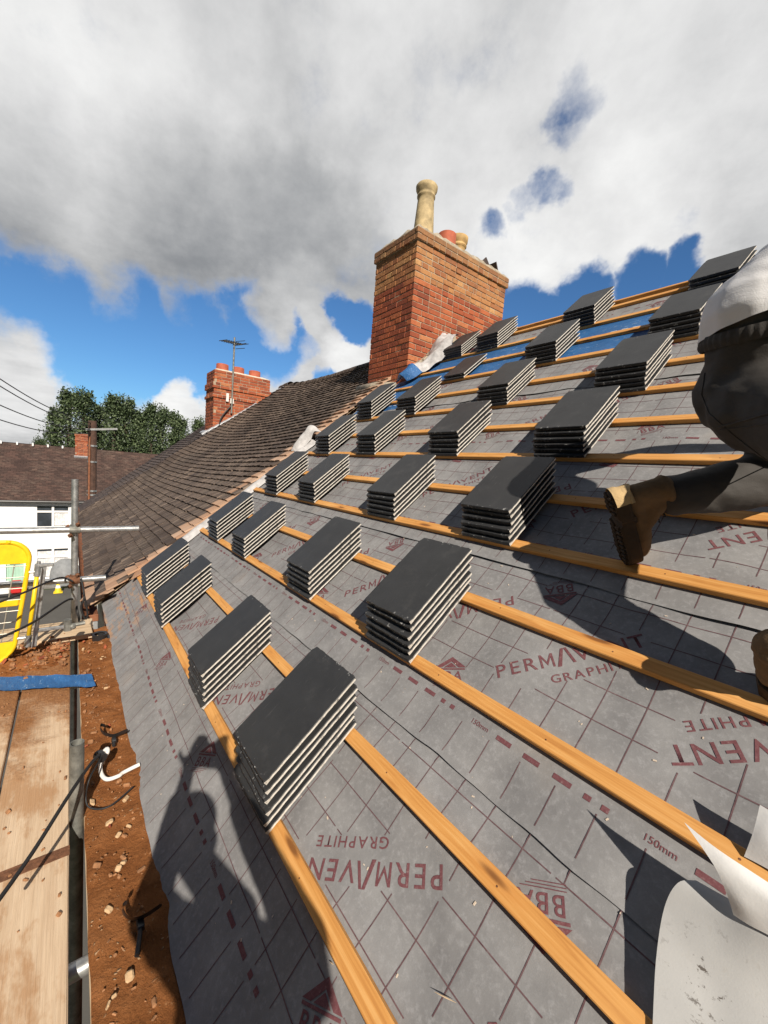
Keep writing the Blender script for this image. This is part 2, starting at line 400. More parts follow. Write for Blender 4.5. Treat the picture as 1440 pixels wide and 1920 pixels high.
    # clothing
    def cloth(name, a, b, rough=.85, sc=350, bs=.25):
        t = NT(name); c = t.coord(); n = t.noise(c, 5, 4, .6); w = t.noise(c, sc, 2, .5); big = t.noise(t.mapping(c, (1, 1, 2.2)), 9, 3, .5)
        t.bump(t.math('ADD', t.math('MULTIPLY', w, .15), big), bs, .02)
        M[name] = t.done(t.ramp(n, [(.3, a), (.7, b)]), rough, 0, .25)
    cloth('trousers', (.040, .037, .034), (.058, .053, .049), .7)
    cloth('white_cotton', (.70, .70, .72), (.78, .78, .79), .9)
    cloth('dark_cotton', (.03, .03, .04), (.05, .05, .06), .9)
    cloth('boot_suede', (.12, .075, .038), (.20, .13, .07), .9, 200, .4)
    cloth('boot_dusty', (.42, .29, .14), (.56, .41, .22), .9, 120, .6)
    cloth('boot_sole', (.030, .020, .013), (.065, .042, .025), .8, 60, .5)
    cloth('skin', (.42, .24, .17), (.50, .30, .22), .55, 500, .1)
    cloth('hair', (.03, .02, .014), (.05, .035, .025), .7, 200, .5)
    cloth('phone_black', (.01, .01, .01), (.015, .015, .015), .2, 200, 0)
mk_misc()
# ================================================================== the roof being re-covered
VB = [-.489, -.138, .212, .556, .901, 1.246, 1.591, 1.933, 2.275, 2.617, 2.960, 3.305, 3.651, 3.998]
BWD, BTH = .048, .025
U_END = 2.6
def chim_gap(v): return v > 3.28
house = empty('terraced_house', rw(-.5, -.6, 0) * 1.0, 'house being re-roofed under the grey membrane, with brick wall below the eaves', 'house')
mb = MB()
for a, b in (((-3.5, -.50), (U_END, -.50)),):
    mb.box(((-3.5 + U_END) / 2, -.36, -3.5), (U_END + 3.5, .22, 5.7))
    mb.box(((-3.5 + U_END) / 2, 6.9, -3.5), (U_END + 3.5, .22, 5.7))
    mb.box((U_END - .12, 3.27, -3.5), (.22, 7.0, 5.7)); mb.box((-3.38, 3.27, -3.5), (.22, 7.0, 5.7))
mb.build('wall', M['brick_red'], house)
# unseen slab added below the membrane to stop light leaking, plus the far slope
deck = MB()
for s in (0,):
    lo, hi = -.80, 4.2
    q = [rw(-3.5, lo, -.09), rw(U_END, lo, -.09), rw(U_END, hi, -.09), rw(-3.5, hi, -.09)]
    q2 = [p - rw(0, 0, .05) for p in q]
    deck.add(q + q2, [(0, 1, 2, 3), (7, 6, 5, 4), (0, 4, 5, 1), (1, 5, 6, 2), (2, 6, 7, 3), (3, 7, 4, 0)])
    top = rw(0, 4.2, -.09)
    far = Vector((0, top.y + 3.9, top.z - 3.2))
    q = [Vector((-3.5, top.y, top.z)), Vector((U_END, top.y, top.z)), Vector((U_END, far.y, far.z)), Vector((-3.5, far.y, far.z))]
    q2 = [p - Vector((0, .03, .05)) for p in q]
    deck.add(q + q2, [(0, 1, 2, 3), (7, 6, 5, 4), (0, 4, 5, 1), (1, 5, 6, 2), (2, 6, 7, 3), (3, 7, 4, 0)])
deck.build('light_block_deck', M['board_wood'], house)
mb = MB(); mb.box((-.45, -.485, -.70), (U_END + 3.5, .022, .2)); mb.build('fascia', M['fascia_brown'], house)
mb = MB()
mb.box(rw(-.3, 4.135, -.028), (U_END + 2.8, .03, .075), ROOF_ROT, ch=.003)
mb.build('ridge_board', M['batten_wood'], house)

# ---- membrane surface
def sag(u, v):
    s = 0.0
    for i in range(len(VB) - 1):
        a, b = VB[i] + BWD, VB[i + 1]
        if a < v < b: s = math.sin((v - a) / (b - a) * math.pi); break
    if v < VB[0]: s = min(1.0, (VB[0] - v) / .12)
    w = noise.noise(Vector((u * 2.3, v * 2.6, 3.7))) * .9 + noise.noise(Vector((u * 6.5 + v * 2, v * 5.0, 1.2))) * .45
    raft = math.sin((u + .1) * 2 * math.pi / .42)
    amp = 1.0 + .9 * max(0.0, min(1.0, (u - .35) / .4))
    w += .55 * abs(noise.noise(Vector((u * 3.4 - v * 2.2, v * 1.1, 11.0)))) - .2
    r = s * (-.006 + .0125 * w * amp - .006 * raft * .5)
    if v < VB[0]:
        k = min(1, (VB[0] - v) / .38)
        r += k * (-.018 + .012 * noise.noise(Vector((u * 4.2, v * 1.2, 8.1))) + .004 * noise.noise(Vector((u * 11, v * 3, 2.1))))
    return r
def mem_n(u, v, lap=0.0): return min(-.0262, -.0262 + sag(u, v) + .004) - lap if any(a - .01 < v < a + BWD + .01 for a in VB) else -.0262 + sag(u, v) - lap
STRIPS = [(-.87, 4.2), (.022, .0), (.82, .0), (1.66, .0), (2.47, .0), (3.75, .0)]
LEFT = -3.47
T0 = 40 * math.pi / 180
_fontcache = {}
def text_tris(s):
    """letters of the built-in font as flat triangles, cap height about 0.7 before scaling"""
    if s in _fontcache: return _fontcache[s]
    cu = bpy.data.curves.new('lettering', 'FONT'); cu.body = s; cu.resolution_u = 3; cu.offset = .007
    o = bpy.data.objects.new('lettering', cu); COL.objects.link(o)
    dg = bpy.context.evaluated_depsgraph_get(); me = bpy.data.meshes.new_from_object(o.evaluated_get(dg))
    me.calc_loop_triangles()
    vs = [tuple(v.co)[:2] for v in me.vertices]; fs = [tuple(t.vertices) for t in me.loop_triangles]
    bpy.data.objects.remove(o); bpy.data.curves.remove(cu); bpy.data.meshes.remove(me)
    w = max(p[0] for p in vs); _fontcache[s] = (vs, fs, w); return _fontcache[s]
class Print:
    def __init__(self, mbuf, nfun, clip): self.mb = mbuf; self.n = nfun; self.clip = clip; self.boxes = []
    def put(self, x, y, fr):
        u0, v0, a, sc = fr
        return (u0 + (x * math.cos(a) - y * math.sin(a)) * sc, v0 + (x * math.sin(a) + y * math.cos(a)) * sc)
    def pt(self, u, v, h=.0012): return rw(u, v, self.n(u, v) + h)
    def poly(self, vs, fs, fr, m=1):
        q = [self.put(x, y, fr) for x, y in vs]
        if all(self.clip(u, v) for u, v in q): self.mb.add([self.pt(u, v) for u, v in q], fs, m)
    def text(self, s, fr, stretch=1.0):
        vs, fs, w = text_tris(s); self.poly([(x * stretch, y) for x, y in vs], fs, fr); return w * stretch
    def bar(self, p, q, wd, fr, m=1):
        d = Vector((q[0] - p[0], q[1] - p[1])); nrm = Vector((-d.y, d.x)).normalized() * wd / 2
        self.poly([(p[0] - nrm.x, p[1] - nrm.y), (q[0] - nrm.x, q[1] - nrm.y), (q[0] + nrm.x, q[1] + nrm.y), (p[0] + nrm.x, p[1] + nrm.y)], [(0, 1, 2, 3)], fr, m)
    def wordmark(self, u, v, a, cap=.050):
        sc = cap / .7; fr = (u, v, a, sc); x = 0.0
        for s in 'PERM':
            if s == 'M':
                for q in ([(0, 0), (.10, 0), (.10, .72), (0, .72)], [(.52, 0), (.62, 0), (.62, .72), (.52, .72)], [(.10, .72), (.10, .54), (.31, .10), (.31, .30)], [(.52, .72), (.52, .54), (.31, .10), (.31, .30)]):
                    self.poly([(x + a_, b_) for a_, b_ in q], [(0, 1, 2, 3)], fr)
                x += .78
            else: x += self.text(s, (*self.put(x, 0, fr), a, sc), 1.05) + .15
        # the tall crossbar-less A
        self.poly([(x - .08, -.06), (x + .10, -.06), (x + .40, .84), (x + .26, .84)], [(0, 1, 2, 3)], fr)
        self.poly([(x + .40, .84), (x + .52, .84), (x + .76, 0), (x + .63, 0)], [(0, 1, 2, 3)], fr)
        x += .78
        for s in 'VENT':
            x += self.text(s, (*self.put(x, 0, fr), a, sc), 1.08) + .12
        L = x * sc
        s2 = sc * .56; x2 = 0; st = self.put(2.35, -.78, fr)
        fr2 = (*st, a, s2)
        for s in 'GRAPHITE':
            x2 += self.text(s, (*self.put(x2, 0, fr2), a, s2), 1.15) + .16
        self.boxes.append((u, v, a, -.01, L + .01, -.06, cap + .012))
    def logo(self, u, v, a, s=.075):
        fr = (u, v, a, s)
        self.poly([(-.95, .12), (.95, .12), (.95, .02), (-.95, .02)], [(0, 1, 2, 3)], fr)
        # house-shaped emblem: roof of two chevrons over a band with knocked-out letters drawn pale
        self.poly([(-1.0, .18), (0.0, .95), (.0, .62), (-.55, .18)], [(0, 1, 2, 3)], fr)
        self.poly([(0.0, .95), (1.0, .18), (.55, .18), (.0, .62)], [(0, 1, 2, 3)], fr)
        self.poly([(-.42, .18), (.0, .54), (.42, .18)], [(0, 1, 2)], fr)
        x = -.86
        for ch in 'BBA': x += self.text(ch, (*self.put(x, -.66, fr), a, s * .85), 1.0) * .85 + .10
        for k in range(3): self.bar((-.9, -.78 - k * .10), (.75 - .2 * k, -.78 - k * .10), .03, fr)
        self.boxes.append((u, v, a, -s * .95, s * .95, -s * .9, s * .8))
    def hit(self, u, v):
        for (bu, bv, a, x0, x1, y0, y1) in self.boxes:
            dx, dy = u - bu, v - bv; x = dx * math.cos(a) + dy * math.sin(a); y = -dx * math.sin(a) + dy * math.cos(a)
            if x0 < x < x1 and y0 < y < y1: return True
        return False
    def line(self, u0, v0, u1, v1, wd=.0030, step=.024, m=2, h=.0009):
        L = math.hypot(u1 - u0, v1 - v0); k = max(1, int(L / step)); nx, ny = -(v1 - v0) / L * wd / 2, (u1 - u0) / L * wd / 2
        for i in range(k):
            a, b = i / k, (i + 1) / k; ua, va, ub, vb = u0 + (u1 - u0) * a, v0 + (v1 - v0) * a, u0 + (u1 - u0) * b, v0 + (v1 - v0) * b
            if self.hit((ua + ub) / 2, (va + vb) / 2) or not (self.clip(ua, va) and self.clip(ub, vb)): continue
            self.mb.face([self.pt(ua - nx, va - ny, h), self.pt(ub - nx, vb - ny, h), self.pt(ub + nx, vb + ny, h), self.pt(ua + nx, va + ny, h)], m)
strip_words = ['lowest grey membrane strip, hanging over the eaves with the printed diagonal lettering', 'second grey membrane strip up from the eaves, printed in maroon',
               'third grey membrane strip up from the eaves, under the worker\'s boots', 'fourth grey membrane strip up from the eaves, across the middle of the roof',
               'fifth grey membrane strip, directly below the blue underlay', 'topmost narrow grey membrane strip just under the ridge board']
# phases of the print along u for each strip: inverted word, upright word, emblem, second emblem
PH = [dict(inv=(.366, .700), up=(.47, .37), l1=(.30, .30), l2=(.60, .775)), dict(inv=(.055, .655), up=(.20, .31), l1=(.025, .255), l2=(.21, .73)),
      dict(inv=(-.07, .60), up=(.06, .35), l1=(.86, .26), l2=(.05, .79)), dict(inv=(-.10, .66), up=(.30, .31), l1=(.12, .26), l2=(.05, .73)),
      dict(inv=(.10, .66), up=(.62, .28), l1=(.43, .30), l2=(.3, .73)), dict(inv=(.1, .66), up=(.6, .1), l1=(.5, .12), l2=(.2, .7))]
INV = math.pi + 37 * math.pi / 180; UPA = 43 * math.pi / 180
for si, (b, _) in enumerate(STRIPS):
    top = (STRIPS[si + 1][0] + .15) if si + 1 < len(STRIPS) else 4.14
    if si == 4: top = 2.98
    left = (-3.94 if si == 0 else LEFT)
    def lap(u, v, si=si, top=top, b=b):
        l = 0.0
        if si + 1 < len(STRIPS) and v > STRIPS[si + 1][0] - .005: l = .0042
        return l
    def nf(u, v, b=b, si=si, lap=lap):
        e = 0.0
        if si > 0 and v < b + .05: e = (1 - (v - b) / .05) * max(0, .003 + .010 * noise.noise(Vector((u * 3.1, b * 7, 5)))) 
        return mem_n(u, v, lap(u, v)) + e
    def left_at(v, si=si):
        if si == 0: return -3.94 + (v + .87) * 1.05 if v < -.42 else LEFT
        if v > 3.28: return -3.16
        return LEFT
    mb = MB(); du, dv = .034, .0245
    nv = max(3, int((top - b) / dv))
    rows = []
    for j in range(nv + 1):
        v = b + (top - b) * j / nv; l = left_at(v); nu = int((U_END - LEFT) / du)
        row = []
        for i in range(nu + 1):
            u = l + (U_END - l) * i / nu; vv = v
            if j == 0: vv += .006 * noise.noise(Vector((u * 2.2, b, 0))) + (.004 * noise.noise(Vector((u * 9, b, 4))))
            row.append(rw(u, vv, nf(u, v)))
        rows.append(row)
    mb.grid(rows, 0)
    if si == 0:   # turned-down edge over the eaves
        mb.grid([rows[0], [p + Vector((0, .012, -.03)) for p in rows[0]]], 0)
    clip = lambda u, v, b=b, top=top, left_at=left_at: b + .004 < v < top and left_at(v) + .005 < u < U_END - .01
    pr = Print(mb, nf, clip); ph = PH[si]
    for k in range(-5, 4):
        pr.wordmark(ph['inv'][0] + k * 1.0, b + ph['inv'][1], INV)
        pr.wordmark(ph['up'][0] + k * 1.0, b + ph['up'][1], UPA)
        pr.logo(ph['l1'][0] + k * 1.0, b + ph['l1'][1], UPA - .25, .062)
        pr.logo(ph['l2'][0] + k * 1.0, b + ph['l2'][1], INV - .25 + .15, .062)
    wd = b + (.15 if si else .182)
    u = -4.295 + (0 if si % 2 else .0)
    while u < U_END:
        pr.text('150mm', (u, wd - .007, .02, .022))
        for (du_, ln_) in ((.098, .05), (.190, .05), (.282, .05), (.365, .018), (.408, .018)): pr.line(u + du_, wd, u + du_ + ln_, wd, .0135, m=1, h=.0011)
        u += .50
    g = -4.0 + (.22 % .1075)
    for i in range(70):
        uu = -4.05 + .0385 + i * .1075
        if uu > U_END: break
        pr.line(uu, b + .02, uu, wd - .02)
        for (w0, w1) in ((.20, .95),):
            pr.line(uu, b + w0, uu, min(b + w1, top - .004))
    for j in range(8):
        ww = .2385 + j * .1025
        u = -4.0 + .1 * (j % 3)
        while u < U_END:
            ln = .54 + .32 * ((j * 7 + int(u * 3)) % 3)
            pr.line(u, b + ww, min(u + ln, U_END - .02), b + ww); u += ln + .012
    o = mb.build('roof_membrane', [M['membrane'], M['print'], M['print_thin']], None, rw(-.5, b, -.03), smooth=True, fix=False)
    tag(o, strip_words[si], 'membrane', 'grey roofing membrane strips')
# blue underlay near the ridge
def blue_sheet(u0, u1, v0, v1, label, off=.0):
    mb = MB(); rows = []
    nu = int((u1 - u0) / .03); nv = max(4, int((v1 - v0) / .024))
    for j in range(nv + 1):
        v = v0 + (v1 - v0) * j / nv; row = []
        for i in range(nu + 1):
            u = u0 + (u1 - u0) * i / nu
            if v > 3.28: u = max(u, -3.16)
            row.append(rw(u, v, mem_n(u, v, -off) ))
        rows.append(row)
    mb.grid(rows, 0)
    pr = Print(mb, lambda u, v: mem_n(u, v, -off), lambda u, v: u0 < u < u1 and v0 < v < v1)
    for k, vv in enumerate((v0 + .09, v0 + .46)):
        u = u0 + .05
        while u < u1 - .1:
            pr.line(u, vv, u + .05, vv, .007, m=1); u += .085
    o = mb.build('blue_underlay', [M['membrane_blue'], M['membrane_white']], None, rw((u0 + u1) / 2, v0, -.03), smooth=True, fix=False)
    return tag(o, label, 'membrane')
blue_sheet(-3.3, U_END, 2.972, 3.79, 'bright blue underlay strip showing between the battens below the ridge', .0006)
blue_sheet(-3.44, -2.35, 2.50, 2.968, 'small patch of blue underlay between battens in front of the tall chimney', .0010)

# ---- battens
bl = ['lowest wooden batten, nearest the eaves, under the first row of tile stacks', 'second wooden batten up from the eaves', 'third batten up from the eaves, under the fronts of the second row of stacks',
      'fourth batten up from the eaves, passing beside the standing brown boot', 'fifth batten up from the eaves, the one the raised boot toe rests on', 'sixth batten up, under the kneeling worker\'s shin',
      'seventh batten up, under the fronts of the fourth row of tile stacks', 'eighth wooden batten up from the eaves, halfway up the roof', 'ninth batten up, under the fronts of the fifth row of tile stacks',
      'tenth wooden batten up from the eaves', 'eleventh batten up, along the lower edge of the blue underlay', 'twelfth batten up, crossing the middle of the blue underlay',
      'thirteenth batten up, near the top edge of the blue underlay', 'topmost batten, just below the ridge board']
for i, v in enumerate(VB):
    l = -3.42 + .03 * math.sin(i * 2.1)
    if i == 2: l = -3.46
    if i >= 11: l = -3.10
    mb = MB(); L = U_END + .05 - l; segs = 26
    # one sawn length, very slightly bowed
    ring = [(-BWD / 2 + .002, -BTH), (BWD / 2 - .002, -BTH), (BWD / 2, -BTH + .002), (BWD / 2, -.0025), (BWD / 2 - .0025, 0), (-BWD / 2 + .0025, 0), (-BWD / 2, -.0025), (-BWD / 2, -BTH + .002)]
    vs = []; fs = []
    for s in range(segs + 1):
        x = -L / 2 + L * s / segs; bow = .004 * noise.noise(Vector((x * .8, i * 3.3, 0)))
        vs += [(x, p + bow, q) for p, q in ring]
    k = len(ring)
    for s in range(segs):
        for q in range(k): fs.append((s * k + q, (s + 1) * k + q, (s + 1) * k + (q + 1) % k, s * k + (q + 1) % k))
    fs.append(tuple(range(k))); fs.append(tuple(segs * k + q for q in range(k))[::-1])
    mb.add(vs, fs)
    x = -L / 2 + .12
    while x < L / 2:
        bow = .004 * noise.noise(Vector((x * .8, i * 3.3, 0))); yy = random.uniform(-.006, .006) + bow
        mb.tube([(x, yy, -.0005), (x, yy, .0006)], .0024, 8, 1); x += .42
    me = mb.mesh('batten', [M['batten_wood'], M['rust']])
    bm = bmesh.new(); bm.from_mesh(me); bmesh.ops.recalc_face_normals(bm, faces=bm.faces); bm.to_mesh(me); bm.free()
    o = bpy.data.objects.new('roof_batten', me); COL.objects.link(o)
    o.matrix_world = Matrix.Translation(rw(l + L / 2, v + BWD / 2, 0)) @ ROOF_ROT.to_4x4()
    tag(o, bl[i], 'batten', 'wooden roofing battens')
# short offcut of batten near the chimney
mb = MB(); mb.box((0, 0, -.0125), (.34, .046, .025), ch=.002)
o = mb.build('batten_offcut', M['batten_wood'], None, (0, 0, 0)); o.matrix_world = Matrix.Translation(rw(-2.35, 2.74, 0.0)) @ ROOF_ROT.to_4x4()
tag(o, 'short offcut of batten lying behind the two-tile stack', 'batten')

# ---- slate-grey tiles, each one a thing
TW, TL = .300, .4202
mb = MB()
# slab with bevelled, hand-dressed edge; right side is the pale cut edge
ns = 26
def edge_noise(k, s): return .0030 * noise.noise(Vector((k * .9, s * 3.1, 2.2))) + .0022 * noise.noise(Vector((k * 2.3, s, 7)))
top = []; bot = []; mid = []
outline = []
for k in range(ns + 1): outline.append((-TW / 2 + .006 + (TW - .012) * k / ns, 0 + edge_noise(k, 1), 'f'))
outline.insert(0, (-TW / 2, .010, 'f'))
for k in range(1, ns + 1): outline.append((TW / 2 + edge_noise(k, 2) * .6, .006 + (TL - .012) * k / ns, 'r'))
for k in range(1, ns + 1): outline.append((TW / 2 - .008 - (TW - .016) * k / ns, TL + edge_noise(k, 3), 'b'))
for k in range(1, ns): outline.append((-TW / 2 + edge_noise(k, 4) * .6, TL - .008 - (TL - .018) * k / ns, 'l'))
N = len(outline)
def lip(y): return .0 if y < .016 else .0065
c0 = Vector((0, TL / 2, 0))
vs = []
for (x, y, s) in outline:      # 4 rings: bottom, side low, side high, top bevel
    z0 = .0 if s == 'f' else .0074
    ins = .0024
    cx = x * (1 - ins / (TW / 2)); cy = TL / 2 + (y - TL / 2) * (1 - ins / (TL / 2))
    vs += [(cx, cy, z0), (x, y, z0 + .0015), (x, y, .0162), (cx, cy, .0186)]
fs = []; mats = []
for k in range(N):
    k2 = (k + 1) % N; s = outline[k2][2]
    m = 1 if (s == 'r' and outline[k][2] in 'rf' and outline[k2][1] > .02) else (2 if s == 'f' or (s == 'l' and k2 == 0) else 0)
    for r in range(3):
        fs.append((k * 4 + r, k2 * 4 + r, k2 * 4 + r + 1, k * 4 + r + 1))
        mats.append((m if r == 1 else (2 if m == 2 else 0)))
fs.append(tuple(k * 4 + 3 for k in range(N))); mats.append(0)
fs.append(tuple(k * 4 for k in range(N))[::-1]); mats.append(0)
for f, m in zip(fs, mats): pass
i0 = len(mb.v); mb.v += vs; mb.f += fs; mb.m += mats
mb.box((-TW / 2 - .006, TL / 2 + .01, .0050), (.016, TL - .05, .006), ch=.001)          # underlock flange on the left
for x in (-.09, .09): mb.box((x, TL - .03, .0035), (.05, .012, .006))        # nibs under the head
for x in (-.05, .05): mb.tube([(x, TL - .045, .0188), (x, TL - .045, .0193)], .0022, 8, 2)
TILE = mb.mesh('roof_tile', [M['tile_face'], M['tile_edge'], M['tile_front']])
bm = bmesh.new(); bm.from_mesh(TILE); bmesh.ops.recalc_face_normals(bm, faces=bm.faces); bm.to_mesh(TILE); bm.free()
SHU, SHV = -.0719, .7648
STK = [('A', 1, -2.754, .146, 6, 'far left stack in the lowest row'), ('B', 1, -2.016, .140, 6, 'second stack from left, lowest row'),
       ('C', 1, -.911, .140, 6, 'third stack from left, lowest row'), ('D', 1, -.121, .147, 6, 'big nearest stack beside the photographer\'s shadow'),
       ('A', 2, -2.736, .145, 6, 'far left stack, second row up'), ('B', 2, -2.002, .134, 6, 'second stack from left, second row up'),
       ('C', 2, -.942, .134, 6, 'third stack from left, second row up'), ('D', 2, -.105, .141, 6, 'rightmost stack, second row up'),
       ('A', 3, -2.725, .151, 6, 'far left stack, third row up'), ('B', 3, -1.955, .139, 6, 'second stack from left, third row up'),
       ('C', 3, -.917, .138, 6, 'third stack from left, third row up'), ('D', 3, -.085, .137, 6, 'stack directly left of the raised boot'),
       ('A', 4, -2.709, .156, 6, 'far left stack, fourth row up'), ('B', 4, -1.902, .148, 6, 'second stack from left, fourth row up'),
       ('C', 4, -.937, .143, 6, 'third stack from left, fourth row up'), ('D', 4, -.065, .137, 6, 'rightmost stack, fourth row up'),
       ('A', 5, -2.743, .158, 6, 'stack in front of the tall chimney\'s base'), ('B', 5, -2.017, .140, 6, 'second stack from left, fifth row up'),
       ('C', 5, -.966, .132, 6, 'third stack from left, fifth row up'), ('D', 5, -.019, .136, 6, 'stack left of the worker\'s waist'),
       ('B', 6, -1.910, .046, 2, 'low two-tile stack beside the curled sheet'), ('C', 6, -.926, .136, 6, 'middle stack, sixth row, on blue underlay'),
       ('D', 6, .045, .133, 6, 'rightmost stack, sixth row, on blue underlay'), ('A', 7, -2.48, .105, 5, 'stack half hidden behind the curled sheet'),
       ('B', 7, -1.957, .135, 6, 'ridge stack nearest the tall chimney'), ('C', 7, -.919, .138, 6, 'middle of three stacks at the ridge'),
       ('D', 7, .075, .126, 5, 'topmost right stack at the ridge')]
ORD = {6: ['bottom', 'second from bottom', 'third from bottom', 'third from top', 'second from top', 'top'], 5: ['bottom', 'second from bottom', 'middle', 'second from top', 'top'], 2: ['lower', 'upper']}
VR = [-.4887, .2119, .9012, 1.5910, 2.2750, 2.9601, 3.6511]
for (c, r, u, h, cnt, desc) in STK:
    pit = (h - .019) / (cnt - 1)
    for k in range(cnt):
        z = k * pit
        j = lambda s: random.uniform(-s, s)
        uu = u - TW / 2 - .004 + SHU * z + j(.0050); vv = VR[r - 1] + SHV * z + j(.0060) + (0 if k else 0)
        if (c, r) == ('D', 1) and k < 2: uu += .0; vv -= .006
        rot = j(.014)
        o = bpy.data.objects.new('roof_tile', TILE); COL.objects.link(o)
        o.matrix_world = Matrix.Translation(rw(uu, vv, z + .0004)) @ ROOF_ROT.to_4x4() @ Matrix.Rotation(rot, 4, 'Z') @ Matrix.Rotation(j(.0035), 4, 'X') @ Matrix.Rotation(j(.0045), 4, 'Y')
        tag(o, 'grey tile, %s of the %s' % (ORD[cnt][k], desc), 'roof tile', 'slate grey roof tiles stacked on the battens')
# ================================================================== loose pieces of membrane
def catmull(p0, p1, p2, p3, t): return .5 * ((2 * p1) + (p2 - p0) * t + (2 * p0 - 5 * p1 + 4 * p2 - p3) * t * t + (3 * p1 - p0 - 3 * p2 + p3) * t ** 3)
def interp(seq, k):
    out = []; n = len(seq)
    for i in range(n - 1):
        a, b, c, d = seq[max(i - 1, 0)], seq[i], seq[i + 1], seq[min(i + 2, n - 1)]
        for j in range(k): out.append(catmull(a, b, c, d, j / k))
    out.append(seq[-1]); return out
def patch(mb, ctrl, k=6, m=0, rough=0.0, m_back=None, th=-.0012):
    rows = [interp([Vector(p) for p in r], k) for r in ctrl]
    cols = list(zip(*rows)); cols = [interp(list(c), k) for c in cols]
    rows = [list(r) for r in zip(*cols)]
    if rough:
        for r in rows:
            for i, p in enumerate(r): r[i] = p + Vector((0, 0, 1)) * rough * (noise.noise(p * 9.0) + .5 * noise.noise(p * 21.0))
    mb.grid(rows, m)
    if m_back is not None:
        nr, nc = len(rows), len(rows[0]); off = []
        for i in range(nr):
            o = []
            for j in range(nc):
                a = rows[min(i + 1, nr - 1)][j] - rows[max(i - 1, 0)][j]; b = rows[i][min(j + 1, nc - 1)] - rows[i][max(j - 1, 0)]
                nn = b.cross(a)
                o.append(rows[i][j] + (nn.normalized() if nn.length > 1e-9 else Vector((0, 0, 1))) * th)
            off.append(o)
        mb.grid(off, m_back)
def rp(x, y, n):
    """roof point seen at (x, y) of the photograph, n above the battens"""
    d = MR.T @ np.array([(x - 720) / FPX, (y - 960) / FPX, 1.0]); q = CR + (n - CR[2]) / d[2] * d
    return rw(*q)
mb = MB()
patch(mb, [[rp(1222, 1960, .006), rp(1330, 2010, .006), rp(1440, 2070, .010), rp(1620, 2150, .012)],
           [rp(1230, 1800, .014), rp(1330, 1850, .016), rp(1440, 1900, .022), rp(1620, 1990, .022)],
           [rp(1246, 1700, .030), rp(1330, 1750, .034), rp(1440, 1800, .045), rp(1620, 1890, .045)],
           [rp(1271, 1655, .044), rp(1350, 1698, .046), rp(1440, 1752, .060), rp(1620, 1850, .060)],
           [rp(1305, 1650, .040), rp(1375, 1690, .042), rp(1440, 1730, .045), rp(1620, 1830, .045)]], 6, 2, .004, 1)
st_ = bpy.data.materials['membrane_white_dirty'].node_tree.nodes['stain']; st_.inputs[1].default_value = rp(1335, 1845, .02)
patch(mb, [[rp(1375, 1716, .062), rp(1405, 1735, .066), rp(1460, 1764, .070), rp(1620, 1855, .070)],
           [rp(1362, 1675, .088), rp(1398, 1700, .092), rp(1460, 1732, .094), rp(1620, 1825, .094)],
           [rp(1338, 1620, .112), rp(1378, 1646, .112), rp(1450, 1690, .112), rp(1620, 1790, .108)],
           [rp(1283, 1541, .128), rp(1345, 1590, .122), rp(1440, 1655, .110), rp(1620, 1770, .096)]], 6, 0, .002, 1)
o = mb.build('membrane_offcut', [M['membrane_white'], M['membrane'], M['membrane_dirty']], None, rw(.95, .1, 0), smooth=True, fix=False)
tag(o, 'muddy white-backed membrane end curling up over the nearest battens', 'membrane')
mb = MB()
patch(mb, [[rp(1395, 1606, .004), rp(1440, 1630, .006), rp(1560, 1700, .01)], [rp(1412, 1560, .035), rp(1450, 1580, .04), rp(1560, 1640, .04)], [rp(1425, 1508, .055), rp(1470, 1535, .055), rp(1580, 1600, .05)]], 5, 0, .002, 1)
o = mb.build('membrane_offcut', [M['membrane_white'], M['membrane']], None, rw(1.0, .35, 0), smooth=True, fix=False)
tag(o, 'small white membrane corner lifting at the right edge, above the muddy curled one', 'membrane')
mb = MB()
C = lambda v, a: [rw(u, v, n) for u, n in a]
patch(mb, [C(4.16, [(-3.13, .20), (-3.06, .17), (-2.95, .13), (-2.86, .12)]), C(3.95, [(-3.14, .15), (-3.03, .19), (-2.90, .17), (-2.78, .16)]),
           C(3.74, [(-3.14, .05), (-3.02, .10), (-2.88, .14), (-2.74, .05)]), C(3.52, [(-3.14, .02), (-3.04, .09), (-2.93, .05), (-2.82, .01)]),
           C(3.34, [(-3.16, .05), (-3.09, .13), (-2.98, .15), (-2.88, .02)])], 7, 0, .032, 1, .004)
patch(mb, [C(3.34, [(-3.16, .05), (-3.09, .13), (-2.98, .15), (-2.88, .02)]), C(3.22, [(-3.20, .02), (-3.12, .08), (-3.0, .14), (-2.90, .02)]),
           C(3.14, [(-3.24, .02), (-3.16, .05), (-3.06, .13), (-2.98, .02)])], 6, 0, .008, 1)
o = mb.build('loose_membrane', [M['membrane_pale'], M['membrane_blue']], None, rw(-3.0, 3.2, 0), smooth=True, fix=False)
tag(o, 'pale blue-backed membrane sheet curled against the base of the tall chimney', 'membrane')
mb = MB()
for (va, vb, lb_) in ((.02, .42, 'white membrane edge by the old tiles, nearest the eaves'), (.80, 1.30, 'white membrane edge strip by the old tiles, beside the third row of stacks'), (1.5, 1.85, 'short white membrane edge by the old tiles, under the crumpled scrap')):
    rows = []; mb = MB()
    for j in range(10):
        v = va + (vb - va) * j / 9
        rows.append([rw(-3.56 + .02 * noise.noise(Vector((v * 6, 1, 0))), v, .004), rw(-3.47, v, .030 + .008 * noise.noise(Vector((v * 8, 2, 0)))), rw(-3.385 + .022 * noise.noise(Vector((v * 7, 3, 0))), v, -.018)])
    mb.grid([interp(r, 4) for r in rows], 0)
    o = mb.build('verge_strip', M['membrane_pale'], None, rw(-3.47, va, 0), smooth=True, fix=False)
    tag(o, lb_, 'membrane')
mb = MB()
